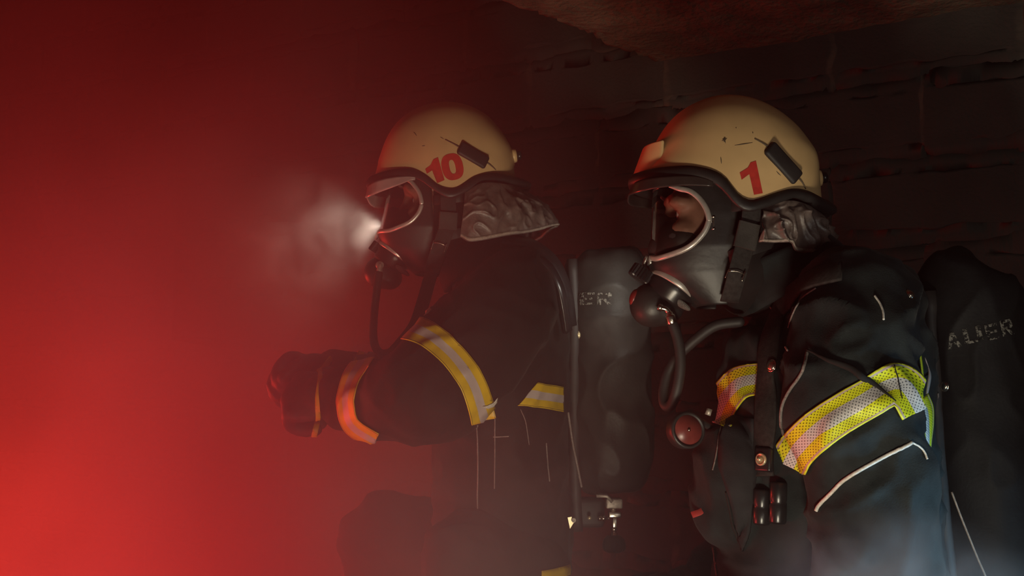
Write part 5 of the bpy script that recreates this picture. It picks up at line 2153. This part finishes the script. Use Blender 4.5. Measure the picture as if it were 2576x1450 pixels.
def smoke_puff(label, center, size, density, scale, seed, lo=0.45, hi=0.75, rot=0.0):
    """a drifting cloud: rounded, torn by noise, inside its own box"""
    mb = MB()
    mb.box((0, 0, 0), (2, 2, 2))
    o = mb.build('smoke', [], None, smooth=False)
    o.location = center
    o.scale = (size[0] / 2, size[1] / 2, size[2] / 2)
    o.rotation_euler = (0, rot, 0)
    o['kind'] = 'stuff'
    o['label'] = label
    o['category'] = 'smoke'
    m, nt, out = new_mat('smoke_puff')
    vol = N(nt, 'ShaderNodeVolumePrincipled')
    vol.inputs['Color'].default_value = (0.88, 0.87, 0.87, 1)
    vol.inputs['Anisotropy'].default_value = 0.2
    vol.inputs['Density Attribute'].default_value = ''
    tc = N(nt, 'ShaderNodeTexCoord')
    ln = N(nt, 'ShaderNodeVectorMath', operation='LENGTH')
    nt.links.new(tc.outputs['Object'], ln.inputs[0])
    geo = N(nt, 'ShaderNodeNewGeometry')
    ad = N(nt, 'ShaderNodeVectorMath', operation='ADD')
    ad.inputs[1].default_value = (seed, seed * 2.3, seed * 0.7)
    nt.links.new(geo.outputs['Position'], ad.inputs[0])
    nz = N(nt, 'ShaderNodeTexNoise', i_Scale=scale, i_Detail=3.0, i_Roughness=0.6, i_Distortion=0.6)
    nt.links.new(ad.outputs[0], nz.inputs['Vector'])

    def mr(src, a, b, c, d):
        r = N(nt, 'ShaderNodeMapRange', interpolation_type='SMOOTHSTEP')
        for k, v in zip(('From Min', 'From Max', 'To Min', 'To Max'), (a, b, c, d)):
            r.inputs[k].default_value = v
        nt.links.new(src, r.inputs['Value'])
        return r.outputs['Result']
    body = mr(ln.outputs['Value'], 0.15, 1.0, 1.0, 0.0)
    tex = mr(nz.outputs['Fac'], lo, hi, 0.0, 1.0)
    m1 = N(nt, 'ShaderNodeMath', operation='MULTIPLY')
    nt.links.new(body, m1.inputs[0])
    nt.links.new(tex, m1.inputs[1])
    m2 = N(nt, 'ShaderNodeMath', operation='MULTIPLY')
    nt.links.new(m1.outputs[0], m2.inputs[0])
    m2.inputs[1].default_value = density
    nt.links.new(m2.outputs[0], vol.inputs['Density'])
    nt.links.new(vol.outputs[0], out.inputs['Volume'])
    m.cycles.volume_step_rate = 1.2
    o.data.materials.append(m)
    return o


smoke_puff('pale billowing smoke lit by the torch in front of the number 10 mask', pt(830, 610, YL + 0.13), (0.56, 0.34, 0.44), 6.5, 12.0, 1.0, 0.41, 0.66)
smoke_puff('thin smoke drifting across the lower body of firefighter 10', pt(1230, 1280, 1.80), (0.62, 0.24, 0.50), 0.55, 7.0, 4.0, 0.40, 0.75)
smoke_puff('bluish smoke low in front of the arm of firefighter 1', pt(2250, 1490, 1.32), (0.42, 0.22, 0.24), 6.0, 9.0, 7.0, 0.36, 0.75)
smoke_puff('wisp of smoke beside the air cylinder between the two firefighters', pt(1540, 830, 1.98), (0.20, 0.14, 0.26), 2.5, 16.0, 9.0, 0.42, 0.75)
